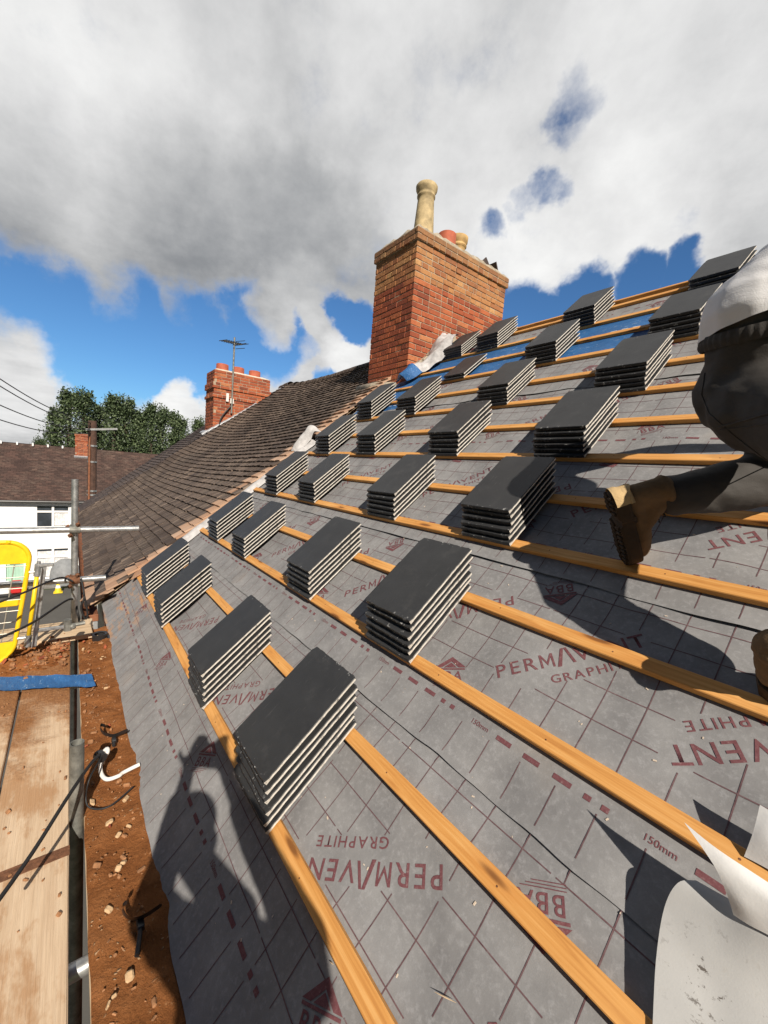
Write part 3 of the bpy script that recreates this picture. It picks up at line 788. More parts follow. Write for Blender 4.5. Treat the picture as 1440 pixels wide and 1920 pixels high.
patch(mb, [[rw(-3.62, 1.62, .03), rw(-3.56, 1.60, .06), rw(-3.46, 1.63, .02)], [rw(-3.64, 1.80, .05), rw(-3.53, 1.78, .13), rw(-3.43, 1.80, .04)],
           [rw(-3.60, 1.95, .07), rw(-3.50, 1.93, .17), rw(-3.40, 1.90, .10)], [rw(-3.57, 2.04, .04), rw(-3.49, 2.0, .12), rw(-3.38, 1.98, .02)]], 6, 0, .03, 0)
o = mb.build('membrane_scrap', M['membrane_pale'], None, rw(-3.5, 1.7, 0), smooth=True, fix=False)
tag(o, 'crumpled white membrane scrap sticking up beside the old tiled roof', 'membrane')

# ================================================================== neighbouring houses with old plain tiles
def hump_u(v): return -10.05 + .31 * v
def nb_n(u, v):
    h = hump_u(v)
    if u > h:
        t = (u - h) / (-3.5 - h); s = -.105 * math.sin(math.pi * min(1, max(0, t)) ** .8) * (0.75 + .25 * math.sin(v * .8)) + .022 * t + .05 * max(0, 1 - (u - h) / .9) ** 2
    else:
        t = min(1, (h - u) / .8); s = .05 - .13 * (t * t * (3 - 2 * t))
    return s + .012 * noise.noise(Vector((u * .9, v * .9, 6.6)))
NBV0, NBV1 = -.965, 4.43
def tiled(mb, u_hi, u_lo, gauge=.107, w=.168, use_hump=None):
    nc = int((NBV1 - NBV0) / gauge)
    for c in range(nc + 1):
        v = NBV0 + c * gauge; off = (.5 if c % 2 else 0) * w
        hi = u_hi if u_hi is not None else hump_u(v); lo = u_lo if u_lo is not None else hump_u(v)
        u = hi - off
        first = True
        if off: 
            cols = [(hi, hi - off)]
        else: cols = []
        while u - w > lo - w * .6:
            cols.append((u, max(u - w, lo))); u -= w
        for a, b in cols:
            if a - b < .03: continue
            jn = random.gauss(0, .0022); jv = random.gauss(0, .0035); tw = random.gauss(0, .0018)
            va, vb = v + jv, min(v + .165 + jv, NBV1 + .05); g = .0018
            q = []
            for (uu, vv, dn) in ((a - g, va, .032 + jn + tw), (b + g, va, .032 + jn - tw), (b + g, vb, .003), (a - g, vb, .003)):
                q.append(rw(uu, vv, nb_n(uu, vv) + dn))
            dwn = rw(0, 0, -.018)
            m = 1 if (u_hi is not None and a > u_hi - .17 and random.random() < .8) or (u_hi == -3.53 and c == 0 and a > -4.6) else 0
            mid = rw((a + b) / 2, va, nb_n((a + b) / 2, va) + .036 + jn)   # slight camber of each tile
            midb = rw((a + b) / 2, vb, nb_n((a + b) / 2, vb) + .005)
            q2 = [p + dwn for p in q]
            i = len(mb.v); mb.v += [tuple(p) for p in q + q2 + [mid, midb, mid + dwn]]
            for f in ((0, 3, 9, 8), (8, 9, 2, 1), (0, 8, 10, 4), (8, 1, 5, 10), (1, 2, 6, 5), (0, 4, 7, 3)):
                mb.f.append(tuple(i + k for k in f)); mb.m.append(m)
def slab_under(mb, ua, ub, off=-.03):
    rows = []
    for j in range(14):
        v = NBV0 + .05 + (NBV1 - NBV0 - .05) * j / 13
        rows.append([rw(ua + (ub - ua) * i / 16, v, nb_n(ua + (ub - ua) * i / 16, v) + off) for i in range(17)])
    mb.grid(rows, 0)
    t0, t1 = rows[-1][0], rows[-1][-1]
    mb.face([t0, t1, t1 + Vector((0, 3.9, -3.2)), t0 + Vector((0, 3.9, -3.2))])
def neighbour(name, label, xa, xb, roof_mat, u_hi, u_lo):
    h = empty(name, ((xa + xb) / 2, .8, -6.3), label, 'house')
    mb = MB(); cx = (xa + xb) / 2; L = abs(xa - xb)
    mb.box((cx, -.36, -3.5), (L - .02, .24, 5.6)); mb.box((cx, 7.0, -3.5), (L - .02, .24, 5.6)); 
    mb.box((xa - .13, 3.32, -3.5), (.22, 7.1, 5.58)); mb.box((xb + .13, 3.32, -3.5), (.22, 7.1, 5.58))
    # gable triangle
    for x in (xb + .15,):
        mb.face([(x, -.45, -.75), (x, 7.1, -.75), (x, 3.4, 2.6)])
    mb.build('wall', M['white_render'], h)
    mb = MB(); tiled(mb, u_hi, u_lo); mb.build('roof', [M[roof_mat], M['fresh_broken_tile']], h, fix=True)
    mb = MB(); slab_under(mb, xa - .03, xb + .03, -.035); mb.build('roof_underside', M['board_wood'], h, fix=False)
    mb = MB(); x = xa
    while x - .3 > xb:
        p = rw(x, NBV1, nb_n(x, NBV1) - .03); pts = []; seg = 8
        for e in (0, .305):
            r = .105 if e == 0 else .10
            pts.append([p + Vector((-e, 0, 0)) + Vector((0, -math.cos(k * math.pi / seg) * r, math.sin(k * math.pi / seg) * r + random.gauss(0, .002))) for k in range(seg + 1)])
        mb.grid(pts); x -= .30
    mb.build('ridge_tiles', M[roof_mat], h, fix=False)
    mb = MB(); mb.box((cx, -.60, -.735), (L, .03, .17)); mb.box((cx, -.53, -.80), (L, .14, .02)); mb.build('fascia', M['fascia_brown'], h)
    mb = MB(); r = .06; seg = 8; rows = []
    for x in (xa + .1, xb):
        rows.append([(x, -.735 - math.cos(k * math.pi / seg) * r, -.635 - math.sin(k * math.pi / seg) * r) for k in range(seg + 1)])
    mb.grid(rows); rows2 = [[(p[0], p[1], p[2] - .004) for p in rr] for rr in rows]; mb.grid(rows2)
    mb.box((xa + .1, -.735, -.66), (.012, .125, .065), ch=.004)
    mb.build('gutter', M['fascia_brown'], h, fix=False)
    return h
nb1 = neighbour('terraced_house', 'next-door house with sagging old brown plain-tiled roof running to the middle hump', -3.53, -9.7, 'old_tiles', -3.53, None)
nb2 = neighbour('terraced_house', 'end house beyond the hump, darker old tiled roof and small chimney with aerial', -9.74, -13.0, 'old_tiles_dark', None, -13.0)

def brick_stack(name, parent, x0, x1, y0, y1, z0, z1, buff_from=None, oversail=(), mortar='mortar', core_inset=.008):
    """bricks laid one by one round a mortar core"""
    mb = MB(); H = .075; n = int(round((z1 - z0) / H)); H = (z1 - z0) / n
    for c in range(n):
        z = z0 + c * H; out = 0.0
        for (a, b, o) in oversail:
            if a <= c - n < b: out = o
        m = 1 if (buff_from is not None and z + H * .5 > buff_from) else 0
        X0, X1, Y0, Y1 = x0 - out, x1 + out, y0 - out, y1 + out
        head = (m == 1 and c % 2 == 0) or (m == 0 and c % 5 == 2)
        bl = .112 if head else .225
        def run(a, b, start):
            p = a - start; res = []
            while p < b - .01:
                L = bl if random.random() > .06 else bl * .5
                s, e = max(p, a), min(p + L - .009, b)
                if e - s > .025: res.append((s, e))
                p += L
            return res
        st = (0 if c % 2 else bl * .5)
        for sy, Y in ((-1, Y0), (1, Y1)):
            for s, e in run(X0, X1, st):
                mb.box(((s + e) / 2, Y - sy * .05 + random.gauss(0, .0022), z + H / 2 - .005 + random.gauss(0, .0009)), (e - s, .10, H - .011), Matrix.Rotation(random.gauss(0, .006), 3, 'Z'), m, ch=.004)
        for sx, X in ((-1, X0), (1, X1)):
            for s, e in run(Y0 + .003, Y1 - .003, bl * .5 - st + .05):
                if s < Y0 + .02 and e - s < .06: continue
                mb.box((X - sx * .05 + random.gauss(0, .0022), (s + e) / 2, z + H / 2 - .005 + random.gauss(0, .0009)), (.10, e - s, H - .011), Matrix.Rotation(random.gauss(0, .006), 3, 'Z'), m, ch=.004)
        i = core_inset
        mb.box(((X0 + X1) / 2, (Y0 + Y1) / 2, z + H / 2), (X1 - X0 - 2 * i, Y1 - Y0 - 2 * i, H - .0004), None, 2)
    return mb.build(name, [M['brick_red'], M['brick_buff'], M[mortar]], parent)
def mound(name, parent, x0, x1, y0, y1, z, h, mat, rough=.03, pw=.5):
    mb = MB(); rows = []; n = 22; k = 30
    for i in range(n + 1):
        row = []
        for j in range(k + 1):
            a, b = i / n * 2 - 1, j / k * 2 - 1
            d = max(0, (1 - a ** 4) * (1 - b ** 6)) ** pw
            x = x0 + (x1 - x0) * (a + 1) / 2; y = y0 + (y1 - y0) * (b + 1) / 2
            row.append((x, y, z + h * d + rough * noise.noise(Vector((x * 9, y * 9, z))) * (d > 0)))
        rows.append(row)
    mb.grid(rows); mb.face([(x0, y0, z), (x1, y0, z), (x1, y1, z), (x0, y1, z)])
    return mb.build(name, M[mat], parent, smooth=True, fix=False)
# tall chimney astride the boundary
CX0, CX1, CY0, CY1 = -4.085, -3.2, 2.572, 4.40
ch1 = brick_stack('chimney', nb1, CX0, CX1, CY0, CY1, 1.62, 3.985, 3.40, ((-2, 0, .028),))
mound('flaunching', ch1, CX0 - .02, CX1 + .02, CY0 - .02, CY1 + .02, 3.982, .11, 'cement', .05)
mb = MB()
for k in range(9): 
    p = rw(CX1 + .03, 3.36 + k * .12, .02 + .02 * random.random()); mb.box(p, (.10, .12, .10), Matrix.Rotation(.7 + random.gauss(0, .2), 3, 'X'), ch=.02)
mb.build('mortar_fillet', M['cement'], ch1)
mb = MB(); mb.tube([(CX0 - .12, CY0 - .06, 2.06), (CX0 + .30, CY0 - .07, 2.05), (CX0 + .72, CY0 - .06, 2.03)], [.07, .075, .05], 10); mb.build('mortar_skirt', M['cement'], ch1, smooth=True)
def pot(name, c, prof, mat, parent, label=None):
    mb = MB(); mb.lathe(prof, c, 28); o = mb.build(name, M[mat], parent, smooth=True, fix=True)
    if label: o['label'] = label
    return o
c = (-3.44, 2.86, 4.03)
pot('chimney_pot', c, [(.145, 0), (.135, .1), (.112, .46), (.108, .52), (.122, .53), (.122, .548), (.112, .556), (.116, .575), (.142, .62), (.146, .66), (.135, .675), (.100, .675), (.095, .64), (.09, .1)], 'pot_cream', ch1, 'tall weathered cream pot')
pot('chimney_pot', (-3.52, 3.38, 4.0), [(.13, 0), (.13, .33), (.124, .335), (.115, .335), (.112, .05)], 'pot_red', ch1, 'short plain red cylinder pot')
pot('chimney_pot', (-3.62, 3.72, 4.0), [(.115, 0), (.105, .25), (.104, .32), (.125, .33), (.125, .345), (.112, .35), (.115, .37), (.135, .39), (.14, .46), (.13, .47), (.105, .47), (.10, .1)], 'pot_buff', ch1, 'buff pot with a ringed red rim')
mb = MB(); mb.box((-3.5, 4.22, 4.13), (.02, .30, .28), Matrix.Rotation(.8, 3, 'X')); mb.box((-3.5, 4.36, 4.13), (.30, .02, .26), Matrix.Rotation(.5, 3, 'X')); mb.build('cowl_tile', M['old_tiles_dark'], ch1)
# second chimney at the hump
c2x1 = -9.62; pc = on_x(398.5, 800, c2x1); top = on_x(401, 691, c2x1); rt = on_x(507, 712, c2x1); lf = on_y(384, 800, pc.y)
ch2 = brick_stack('chimney', nb2, lf.x, c2x1, pc.y, rt.y, 1.15, top.z, None, ((-6, -5, .03), (-5, -4, .03), (-9, -8, .03)), 'mortar')
mound('flaunching', ch2, lf.x + .01, c2x1 - .01, pc.y + .01, rt.y - .01, top.z - .002, .05, 'cement_pale', .01, .3)
for (px, yy) in ((417, 0), (447, 0), (478, 0)):
    q = on_x(px, 690, (lf.x + c2x1) / 2 - .02)
    pot('chimney_pot', (q.x, q.y, top.z + .02), [(.15, 0), (.145, .20), (.135, .205), (.125, .2), (.12, .05)], 'pot_red', ch2)
mb = MB()
for k in range(10):
    v = 2.25 + k * .16; mb.box(rw(c2x1 + .035, v, nb_n(c2x1, v) + .05), (.06, .17, .11), ROOF_ROT @ Matrix.Rotation(.5, 3, 'Y'), ch=.006)
mb.box((( lf.x + c2x1) / 2, pc.y - .05, 1.55), (abs(lf.x - c2x1) + .1, .1, .10), ROOF_ROT, ch=.01)
mb.build('lead_flashing', M['lead'], ch2)
# television aerial on that chimney
ax = c2x1 + .05; base = on_x(434, 775, ax); tp = on_x(437.5, 632, ax)
ae = empty('tv_aerial', (ax, base.y, base.z), 'tall thin television aerial mast strapped to the further chimney', 'aerial')
mb = MB(); mb.tube([(ax, base.y, base.z), (ax, base.y, tp.z)], .022, 8); mb.build('mast', M['galv_old'], ae)
mb = MB(); z = tp.z - .12
mb.tube([(ax + .12, base.y - .30, z - .05), (ax - .08, base.y + .20, z + .01)], .014, 6)
mb.build('boom', M['galv_old'], ae)
mb = MB()
for k in range(9):
    t = k / 8; p = Vector((ax + .12, base.y - .30, z - .05)).lerp(Vector((ax - .08, base.y + .20, z + .01)), t)
    d = Vector((.5, .22, 0)) * (.26 if k < 7 else .44)
    mb.tube([p - d, p + d], .009, 5)
for dz in (-.09, .09): mb.tube([Vector((ax - .2, base.y + .10, z + dz)), Vector((ax + .05, base.y + .24, z + dz))], .008, 5)
mb.build('elements', M['gutter_black'], ae)
mb = MB(); mb.box((ax - .02, base.y, base.z + .30), (.06, .08, .12)); mb.box((ax - .02, base.y - .11, base.z + .37), (.05, .06, .20), m=0); mb.build('bracket', M['white_plastic'], ae)
mb = MB(); pts = [Vector((ax, base.y, base.z + .2)), Vector((ax + .02, base.y - .25, base.z - .15)), Vector((ax + .02, pc.y + .12, base.z - .5)), Vector((ax, pc.y - .02, 1.62))]
mb.tube(interp(pts, 5), .016, 6); o = mb.build('aerial_cable', M['cable'], None); tag(o, 'black cable drooping down the further chimney from the aerial bracket', 'cable')

# ================================================================== ground and street
GZ = -6.3
def sheet(name, pts, z, mat, th=None):
    mb = MB(); mb.face([(x, y, z) for x, y in pts]); o = mb.build(name, M[mat], None, (pts[0][0], pts[0][1], z), fix=False)
    return tag(o, kind='structure')
sheet('ground', [(-900, -900), (900, -900), (900, 900), (-900, 900)], GZ, 'field')
sheet('road', [(-25.1, -60), (8, -60), (8, 1.0), (-25.1, 60)], GZ + .01, 'asphalt')
mb = MB(); mb.box((-25.9, 0, GZ + .07), (1.4, 120, .14), ch=.02); o = mb.build('pavement', M['paving'], None); tag(o, kind='structure')
# ================================================================== white house over the street
WX = -26.5
wh = empty('white_house', (WX - 3, 0, GZ), 'white rendered house across the street under a dark brown tiled roof', 'house')
def PX(x, y, X=WX): return on_x(x, y, X)
eav = PX(60, 939); rid = on_x(60, 838, WX - 3.2)
mb = MB(); y0, y1 = -14.0, 9.0
up = [(PX(66, 946), PX(131, 989))]; lo = [(PX(67, 1028), PX(131, 1081))]
wy0, wy1 = up[0][0].y, up[0][1].y; uz1, uz0 = up[0][0].z, up[0][1].z; lz1, lz0 = lo[0][0].z, lo[0][1].z
dy0, dy1 = PX(8, 1050).y, PX(48, 1050).y; dz1 = GZ + 2.02
holes = [(wy0, wy1, uz0, uz1), (wy0, wy1, lz0, lz1), (dy0, dy1, GZ, dz1), (wy0 + 6, wy1 + 6, uz0, uz1), (wy0 - 6.5, wy1 - 6.5, uz0, uz1), (wy0 - 6.5, wy1 - 6.5, lz0, lz1)]
ys = sorted(set([y0, y1] + [h[0] for h in holes] + [h[1] for h in holes])); zs = sorted(set([GZ, eav.z] + [h[2] for h in holes] + [h[3] for h in holes]))
for a, b in zip(ys[:-1], ys[1:]):
    for c_, d in zip(zs[:-1], zs[1:]):
        m_ = ((a + b) / 2, (c_ + d) / 2)
        if any(h[0] < m_[0] < h[1] and h[2] < m_[1] < h[3] for h in holes): continue
        mb.face([(WX, a, c_), (WX, b, c_), (WX, b, d), (WX, a, d)])
for h in holes:   # reveals
    for q in ([(h[0], h[2]), (h[1], h[2])], [(h[1], h[2]), (h[1], h[3])], [(h[1], h[3]), (h[0], h[3])], [(h[0], h[3]), (h[0], h[2])]):
        mb.face([(WX, *q[0]), (WX, *q[1]), (WX - .14, *q[1]), (WX - .14, *q[0])])
mb.face([(WX - 6.4, y0, GZ), (WX - 6.4, y1, GZ), (WX - 6.4, y1, eav.z), (WX - 6.4, y0, eav.z)])
for y in (y0, y1): mb.face([(WX, y, GZ), (WX - 6.4, y, GZ), (WX - 6.4, y, eav.z), (WX - 3.2, y, rid.z - .1), (WX, y, eav.z)])
mb.build('wall', M['white_render'], wh, fix=False)
# roof of courses
mb = MB(); sl = Vector((-3.45, 0, rid.z - eav.z + .2)); n = 34
for s in (1, -1):
    for c_ in range(n):
        a = Vector((WX + .25, 0, eav.z - .08)) + sl * (c_ / n); b = Vector((WX + .25, 0, eav.z - .08)) + sl * ((c_ + 1.5) / n)
        if s < 0: a.x = 2 * (WX - 3.2) - a.x; b.x = 2 * (WX - 3.2) - b.x
        y = y0 - .1 + (0.12 if c_ % 2 else 0)
        while y < y1:
            w = .24 if s > 0 else 3.0; j = random.gauss(0, .006)
            q = [Vector((a.x, y + .004, a.z + .03 + j)), Vector((a.x, y + w - .004, a.z + .03 + j)), Vector((b.x, y + w - .004, b.z)), Vector((b.x, y + .004, b.z))]
            mb.add(q + [q[0] - Vector((0, 0, .03)), q[1] - Vector((0, 0, .03))], [(0, 1, 2, 3), (4, 5, 1, 0)]); y += w
mb.build('roof', M['brown_tiles'], wh, fix=False)
mb = MB(); y = y0
while y < y1:
    mb.tube([(WX - 3.2, y, rid.z + .04), (WX - 3.2, y + .44, rid.z + .04)], .12, 8, 0); y += .45
y = PX(2, 830, WX - 3.1).y - 6.6
while y < -.9:
    mb.box((WX - 3.05, y, rid.z + .13), (.10, .08, .16), ch=.01, m=1); y += .66
mb.build('ridge_tiles', [M['brown_tiles'], M['white_render']], wh)
mb = MB(); mb.box((WX + .12, (y0 + y1) / 2, eav.z - .02), (.26, y1 - y0, .12)); mb.tube([(WX + .30, y0, eav.z - .02), (WX + .30, y1, eav.z - .02)], .06, 8); mb.build('gutter', M['gutter_black'], wh)
def window(parent, ya, yb, za, zb, openleft=False):
    w = MB(); x = WX - .05; t = .07
    zt = za + (zb - za) * .70
    for (cy, cz, sy, sz) in (((ya + yb) / 2, za + t / 2, yb - ya - .004, t), ((ya + yb) / 2, zb - t / 2, yb - ya - .004, t), (ya + t / 2 + .002, (za + zb) / 2, t, zb - za - 2 * t - .004), (yb - t / 2 - .002, (za + zb) / 2, t, zb - za - 2 * t - .004), ((ya + yb) / 2, (za + zb) / 2, .10, zb - za - 2 * t - .004)):
        w.box((x, cy, cz), (.07, sy, sz))
    for (p, q) in ((ya + t, (ya + yb) / 2 - .05), ((ya + yb) / 2 + .05, yb - t)): w.box((x + .004, (p + q) / 2, zt), (.07, q - p - .006, .10))
    f = w.build('window', M['white_frame'], parent)
    g = MB(); g.box((x - .03, (ya + yb) / 2, (za + zb) / 2), (.012, yb - ya - .05, zb - za - .05)); g.build('pane', M['glass'], f)
    c_ = MB(); rows = []
    for (p, q, top_) in (((ya + yb) / 2 + .05, yb - t, zt - .05), (ya + t, (ya + yb) / 2 - .05, zt - .05)):
        if openleft and p < (ya + yb) / 2 - .1: continue
        R = []
        for k in range(25):
            yy = p + (q - p) * k / 24; d = .02 * math.sin(k * 1.6)
            R.append((x - .018 + d * .3, yy, 0))
        c_.grid([[(a[0], a[1], za + .1) for a in R], [(a[0], a[1], top_) for a in R]])
    for (p, q) in ((ya + t, (ya + yb) / 2 - .05), ((ya + yb) / 2 + .05, yb - t)):
        if not openleft: c_.grid([[(x - .02, p, zt + .05), (x - .02, q, zt + .05)], [(x - .02, p, zb - t - .12), (x - .02, q, zb - t - .12)]])
    c_.build('curtain', M['curtain'], f, fix=False)
    s = MB(); s.box((WX + .03, (ya + yb) / 2, za - .05), (.16, yb - ya + .16, .07), ch=.01); s.build('sill', M['white_frame'], f)
for i, h in enumerate(holes):
    if i != 2: window(wh, h[0], h[1], h[2], h[3], i == 0)
d = MB(); d.box((WX - .06, (dy0 + dy1) / 2, (GZ + dz1) / 2), (.05, dy1 - dy0 - .12, dz1 - GZ - .08))
for k in range(5): d.box((WX - .03, dy0 + .14 + k * (dy1 - dy0 - .28) / 4, (GZ + dz1) / 2), (.012, .012, dz1 - GZ - .2))
dd = d.build('door', M['mint_paint'], wh)
d = MB(); d.box((WX - .028, (dy0 + dy1) / 2, GZ + 1.12), (.015, .40, .05)); d.build('letterbox', M['gutter_black'], dd)
d = MB(); d.box((WX - .02, dy1 - .16, GZ + 1.2), (.05, .04, .16)); d.build('handle', M['gutter_black'], dd)
d = MB()
for y in (dy0 + .03, dy1 - .03): d.box((WX - .02, y, (GZ + dz1) / 2), (.10, .06, dz1 - GZ - .004))
d.box((WX - .02, (dy0 + dy1) / 2, dz1 - .03), (.098, dy1 - dy0 - .125, .056)); d.build('door_frame', M['white_frame'], wh)
ca, cb = on_x(141, 812, WX - 2.6), on_x(170, 858, WX - 2.6)
ch3 = brick_stack('chimney', wh, WX - 3.3, WX - 2.6, ca.y, cb.y, cb.z - .5, ca.z, None, ((-2, 0, .03), (-6, -5, .02)), 'mortar')
mb = MB(); mb.box((WX - 2.55, (ca.y + cb.y) / 2, cb.z - .03), (.10, cb.y - ca.y + .1, .16), Matrix.Rotation(.6, 3, 'Y')); mb.build('lead_flashing', M['lead'], ch3)
# cones, barrier, covered thing
def cone(px, py, label, mat='cone_yellow', s=1.0):
    p = on_z(px, py, GZ + .012); e = empty('traffic_cone', p, label, 'cone')
    m_ = MB(); m_.box(p + Vector((0, 0, .02 * s)), (.36 * s, .36 * s, .04 * s), ch=.008); m_.build('base', M[mat], e)
    m_ = MB(); m_.lathe([(.15 * s, .042 * s), (.05 * s, .50 * s), (.035 * s, .52 * s), (.001, .52 * s)], p, 20); m_.build('body', M[mat], e, smooth=True)
    m_ = MB(); m_.lathe([(.112 * s, .25 * s), (.082 * s, .38 * s)], p, 20); m_.build('band', M['white_frame'], e, smooth=True)
cone(109, 1111, 'small yellow traffic cone standing by the far kerb')
b = on_z(10, 1118, GZ + .012); e = empty('road_barrier', b, 'low red and white plastic barrier on the street behind the yellow gate', 'barrier')
for k, mt in enumerate(('red_plastic', 'white_frame', 'red_plastic')):
    m_ = MB(); m_.box(b + Vector((0, -.45 + k * .42, .42)), (.16, .40, .64), ch=.05); m_.build('panel', M[mt], e)
m_ = MB(); m_.box(b + Vector((0, -.03, .05)), (.5, 1.3, .09), ch=.02); m_.build('base', M['black_plastic'], e)
p = Vector((WX + .9, PX(123, 1070).y, GZ + .14)); m_ = MB(); rows = []
prof = [(.62, 0), (.66, .35), (.60, .8), (.46, 1.1), (.22, 1.28), (.02, 1.32)]
m_.lathe([(r * (1 + .0), z) for r, z in prof], p, 20); o = m_.build('garden_cover', M['grey_cover'], None, smooth=True)
tag(o, 'grey round-topped cover standing against the white house beside its lower window', 'cover')
# utility pole
p = on_x(173, 850, -18.0); e = empty('utility_pole', (p.x, p.y, GZ), 'dark wooden utility pole with a small crossarm in front of the brown roof', 'pole')
tz = on_x(173, 789, -18).z
m_ = MB(); m_.tube([(p.x, p.y, GZ), (p.x, p.y, tz)], [.17, .135], 14); m_.build('post', M['pole_wood'], e)
m_ = MB(); m_.box((p.x + .1, p.y + .28, tz - .28), (.08, 1.0, .07), Matrix.Rotation(.15, 3, 'X')); m_.build('crossarm', M['galv'], e)
for dz in (.9, 1.5, 2.6, 2.75):
    m_ = MB(); m_.tube([(p.x, p.y, tz - dz), (p.x, p.y, tz - dz - .06)], .158, 14); m_.build('steel_band', M['galv'], e)
m_ = MB(); m_.tube([(p.x + .16, p.y - .10, GZ), (p.x + .14, p.y - .09, tz - .6)], .035, 8); m_.build('conduit', M['fascia_brown'], e)
for i, (y_a, y_b, lbl) in enumerate(((700, 12, 'upper overhead wire running from the utility pole to the left'), (716, 13, 'overhead wire just below the top one'), (762, 30, 'third overhead wire down, on the left'), (797, 40, 'lowest overhead wire, on the left'))):
    a = Vector((p.x, p.y, tz - .1 - .12 * i)); b = at_d(-60, y_a - 30, 9.5)
    pts = [a.lerp(b, k / 14) - Vector((0, 0, .22 * math.sin(k / 14 * math.pi))) for k in range(15)]
    m_ = MB(); m_.tube(pts, .014, 6); o = m_.build('overhead_wire', M['cable'], None); tag(o, lbl, 'wire', 'overhead wires on the left')
# ================================================================== trees and hedge
def tree_meshes(seed, h, w, nleaf):
    rnd = random.Random(seed); tr = MB(); fo = MB()
    tr.tube([(0, 0, 0), (.1, .05, h * .4), (0, .1, h * .75), (.05, 0, h * .97)], [.32, .24, .12, .03], 9)
    clumps = []
    for k in range(46):
        t = .14 + .84 * rnd.random(); a = rnd.random() * 6.283
        prof = w * (math.sin(math.pi * min(1, (t * .9 + .12))) ** .7) * (.5 + .5 * rnd.random())
        c = Vector((math.cos(a) * prof, math.sin(a) * prof, h * t)); clumps.append((c, .55 + .75 * rnd.random()))
        tr.tube([(0, 0, h * t * .72), tuple(c * .6 + Vector((0, 0, h * t * .36))), tuple(c)], [.09, .05, .015], 5)
    for k in range(8): clumps.append((Vector((rnd.gauss(0, .35), rnd.gauss(0, .35), h * (.90 + .10 * rnd.random()))), .42))
    for k in range(nleaf):
        c, r = clumps[rnd.randrange(len(clumps))]
        d = Vector((rnd.gauss(0, 1), rnd.gauss(0, 1), rnd.gauss(0, 1))).normalized() * r * rnd.random() ** .42
        d.z *= 1.35; p = c + d; s = .07 + .09 * rnd.random()
        a = Vector((rnd.gauss(0, 1), rnd.gauss(0, 1), rnd.gauss(0, 1))).normalized(); b = a.cross(Vector((rnd.gauss(0, 1), rnd.gauss(0, 1), rnd.gauss(0, 1)))).normalized()
        fo.face([p - a * s, p + b * s * .6, p + a * s, p - b * s * .6])
    return tr.mesh('trunk', M['bark']), fo.mesh('crown', M['leaves'])
PROTO = [tree_meshes(11 + k, 12.5, 1.05 + .15 * k, 9500) for k in range(3)]
TR = [(-56, -3.6, .62, 0, 'shortest tree at the left end of the row behind the brown roof'), (-57, -2.3, .90, 1, 'second tree from the left end of the row'), (-56, -1.0, 1.06, 2, 'tallest tree at left, above the white house chimney'), (-55, .2, 1.04, 0, 'tall tree directly left of the utility pole'),
      (-58, 1.7, .98, 1, 'slim tree right behind the utility pole'), (-56, 3.0, 1.07, 2, 'tallest tree just right of the utility pole'), (-57, 4.2, 1.05, 0, 'third tree right of the utility pole'), (-57, 5.5, .97, 1, 'tree in a slight dip right of the pole'),
      (-56, 6.8, 1.04, 2, 'tree right of the middle of the row, above the roof verge'), (-58, 8.1, 1.02, 0, 'fifth tree from the right end of the row'), (-57, 9.5, 1.0, 1, 'tree near the further chimney, tall and pointed'), (-58, 10.7, .95, 2, 'last tree before the further chimney'),
      (-59, 12.9, .97, 0, 'tree peeping beside the further chimney\'s left side'), (-62, .9, .9, 2, 'tree set back in the row behind the pole'), (-63, 6.2, .92, 1, 'tree set back behind the middle of the row'), (-61, 3.6, .86, 0, 'lower tree set back right of the pole'), (-60, 15.2, .9, 1, 'tree mostly hidden behind the further chimney')]
for (x, y, s, k, lbl) in TR:
    e = empty('poplar_tree', (x, y, GZ), 'dark green ' + lbl, 'tree', 'trees behind the white house'); e.scale = (s, s, s); e.rotation_euler = (0, 0, y * 1.7)
    for nm, me in (('trunk', PROTO[k][0]), ('crown', PROTO[k][1])):
        o = bpy.data.objects.new(nm, me); COL.objects.link(o); o.parent = e
m_ = MB(); rnd = random.Random(5)
for k in range(9000):
    y = -9 + 20 * rnd.random(); hh = 4.6 + 1.1 * noise.noise(Vector((y * .4, 0, 2))) + .5 * noise.noise(Vector((y * 1.7, 0, 2))) - max(0, (y + 1) * .12)
    p = Vector((-44 + rnd.gauss(0, .5), y, GZ + hh * (1 - rnd.random() ** 2 * .8))); s = .10 + .10 * rnd.random()
    a = Vector((rnd.gauss(0, 1), rnd.gauss(0, 1), rnd.gauss(0, 1))).normalized(); b = a.cross(Vector((rnd.gauss(0, 1), rnd.gauss(0, 1), rnd.gauss(0, 1)))).normalized()
    m_.face([p - a * s, p + b * s, p + a * s, p - b * s])
m_.box((-44.3, 1, GZ + 1.6), (.7, 20, 3.0))
o = m_.build('hedge', M['hedge_leaves'], None, fix=False); tag(o, 'light green hedge showing over the brown roof\'s ridge at left', 'hedge')
# ================================================================== scaffold
PZ = -.60
sx = -3.2
def tube_thing(a, b, label, mat='galv', r=.02415, group='scaffold tubes'):
    a, b = Vector(a), Vector(b); d = (b - a).normalized()
    m_ = MB(); m_.tube([a, a + (b - a) * .5, b], r, 18, 0, caps=False)
    m_.tube([b, a + (b - a) * .5, a], r - .004, 18, 0, caps=False)
    for p, q in ((a, -1), (b, 1)):      # rim of the cut tube
        x = d.cross(Vector((0, 0, 1)) if abs(d.z) < .9 else Vector((1, 0, 0))).normalized(); y = d.cross(x); k = 18
        vs = [p + (x * math.cos(i * 2 * math.pi / k) + y * math.sin(i * 2 * math.pi / k)) * rr for rr in (r, r - .004) for i in range(k)]
        m_.add(vs, [(i, (i + 1) % k, k + (i + 1) % k, k + i) for i in range(k)])
    o = m_.build('scaffold_tube', M[mat], None, smooth=False, fix=False)
    for pl in o.data.polygons: pl.use_smooth = len(pl.vertices) == 4
    return tag(o, label, 'scaffold tube', group)
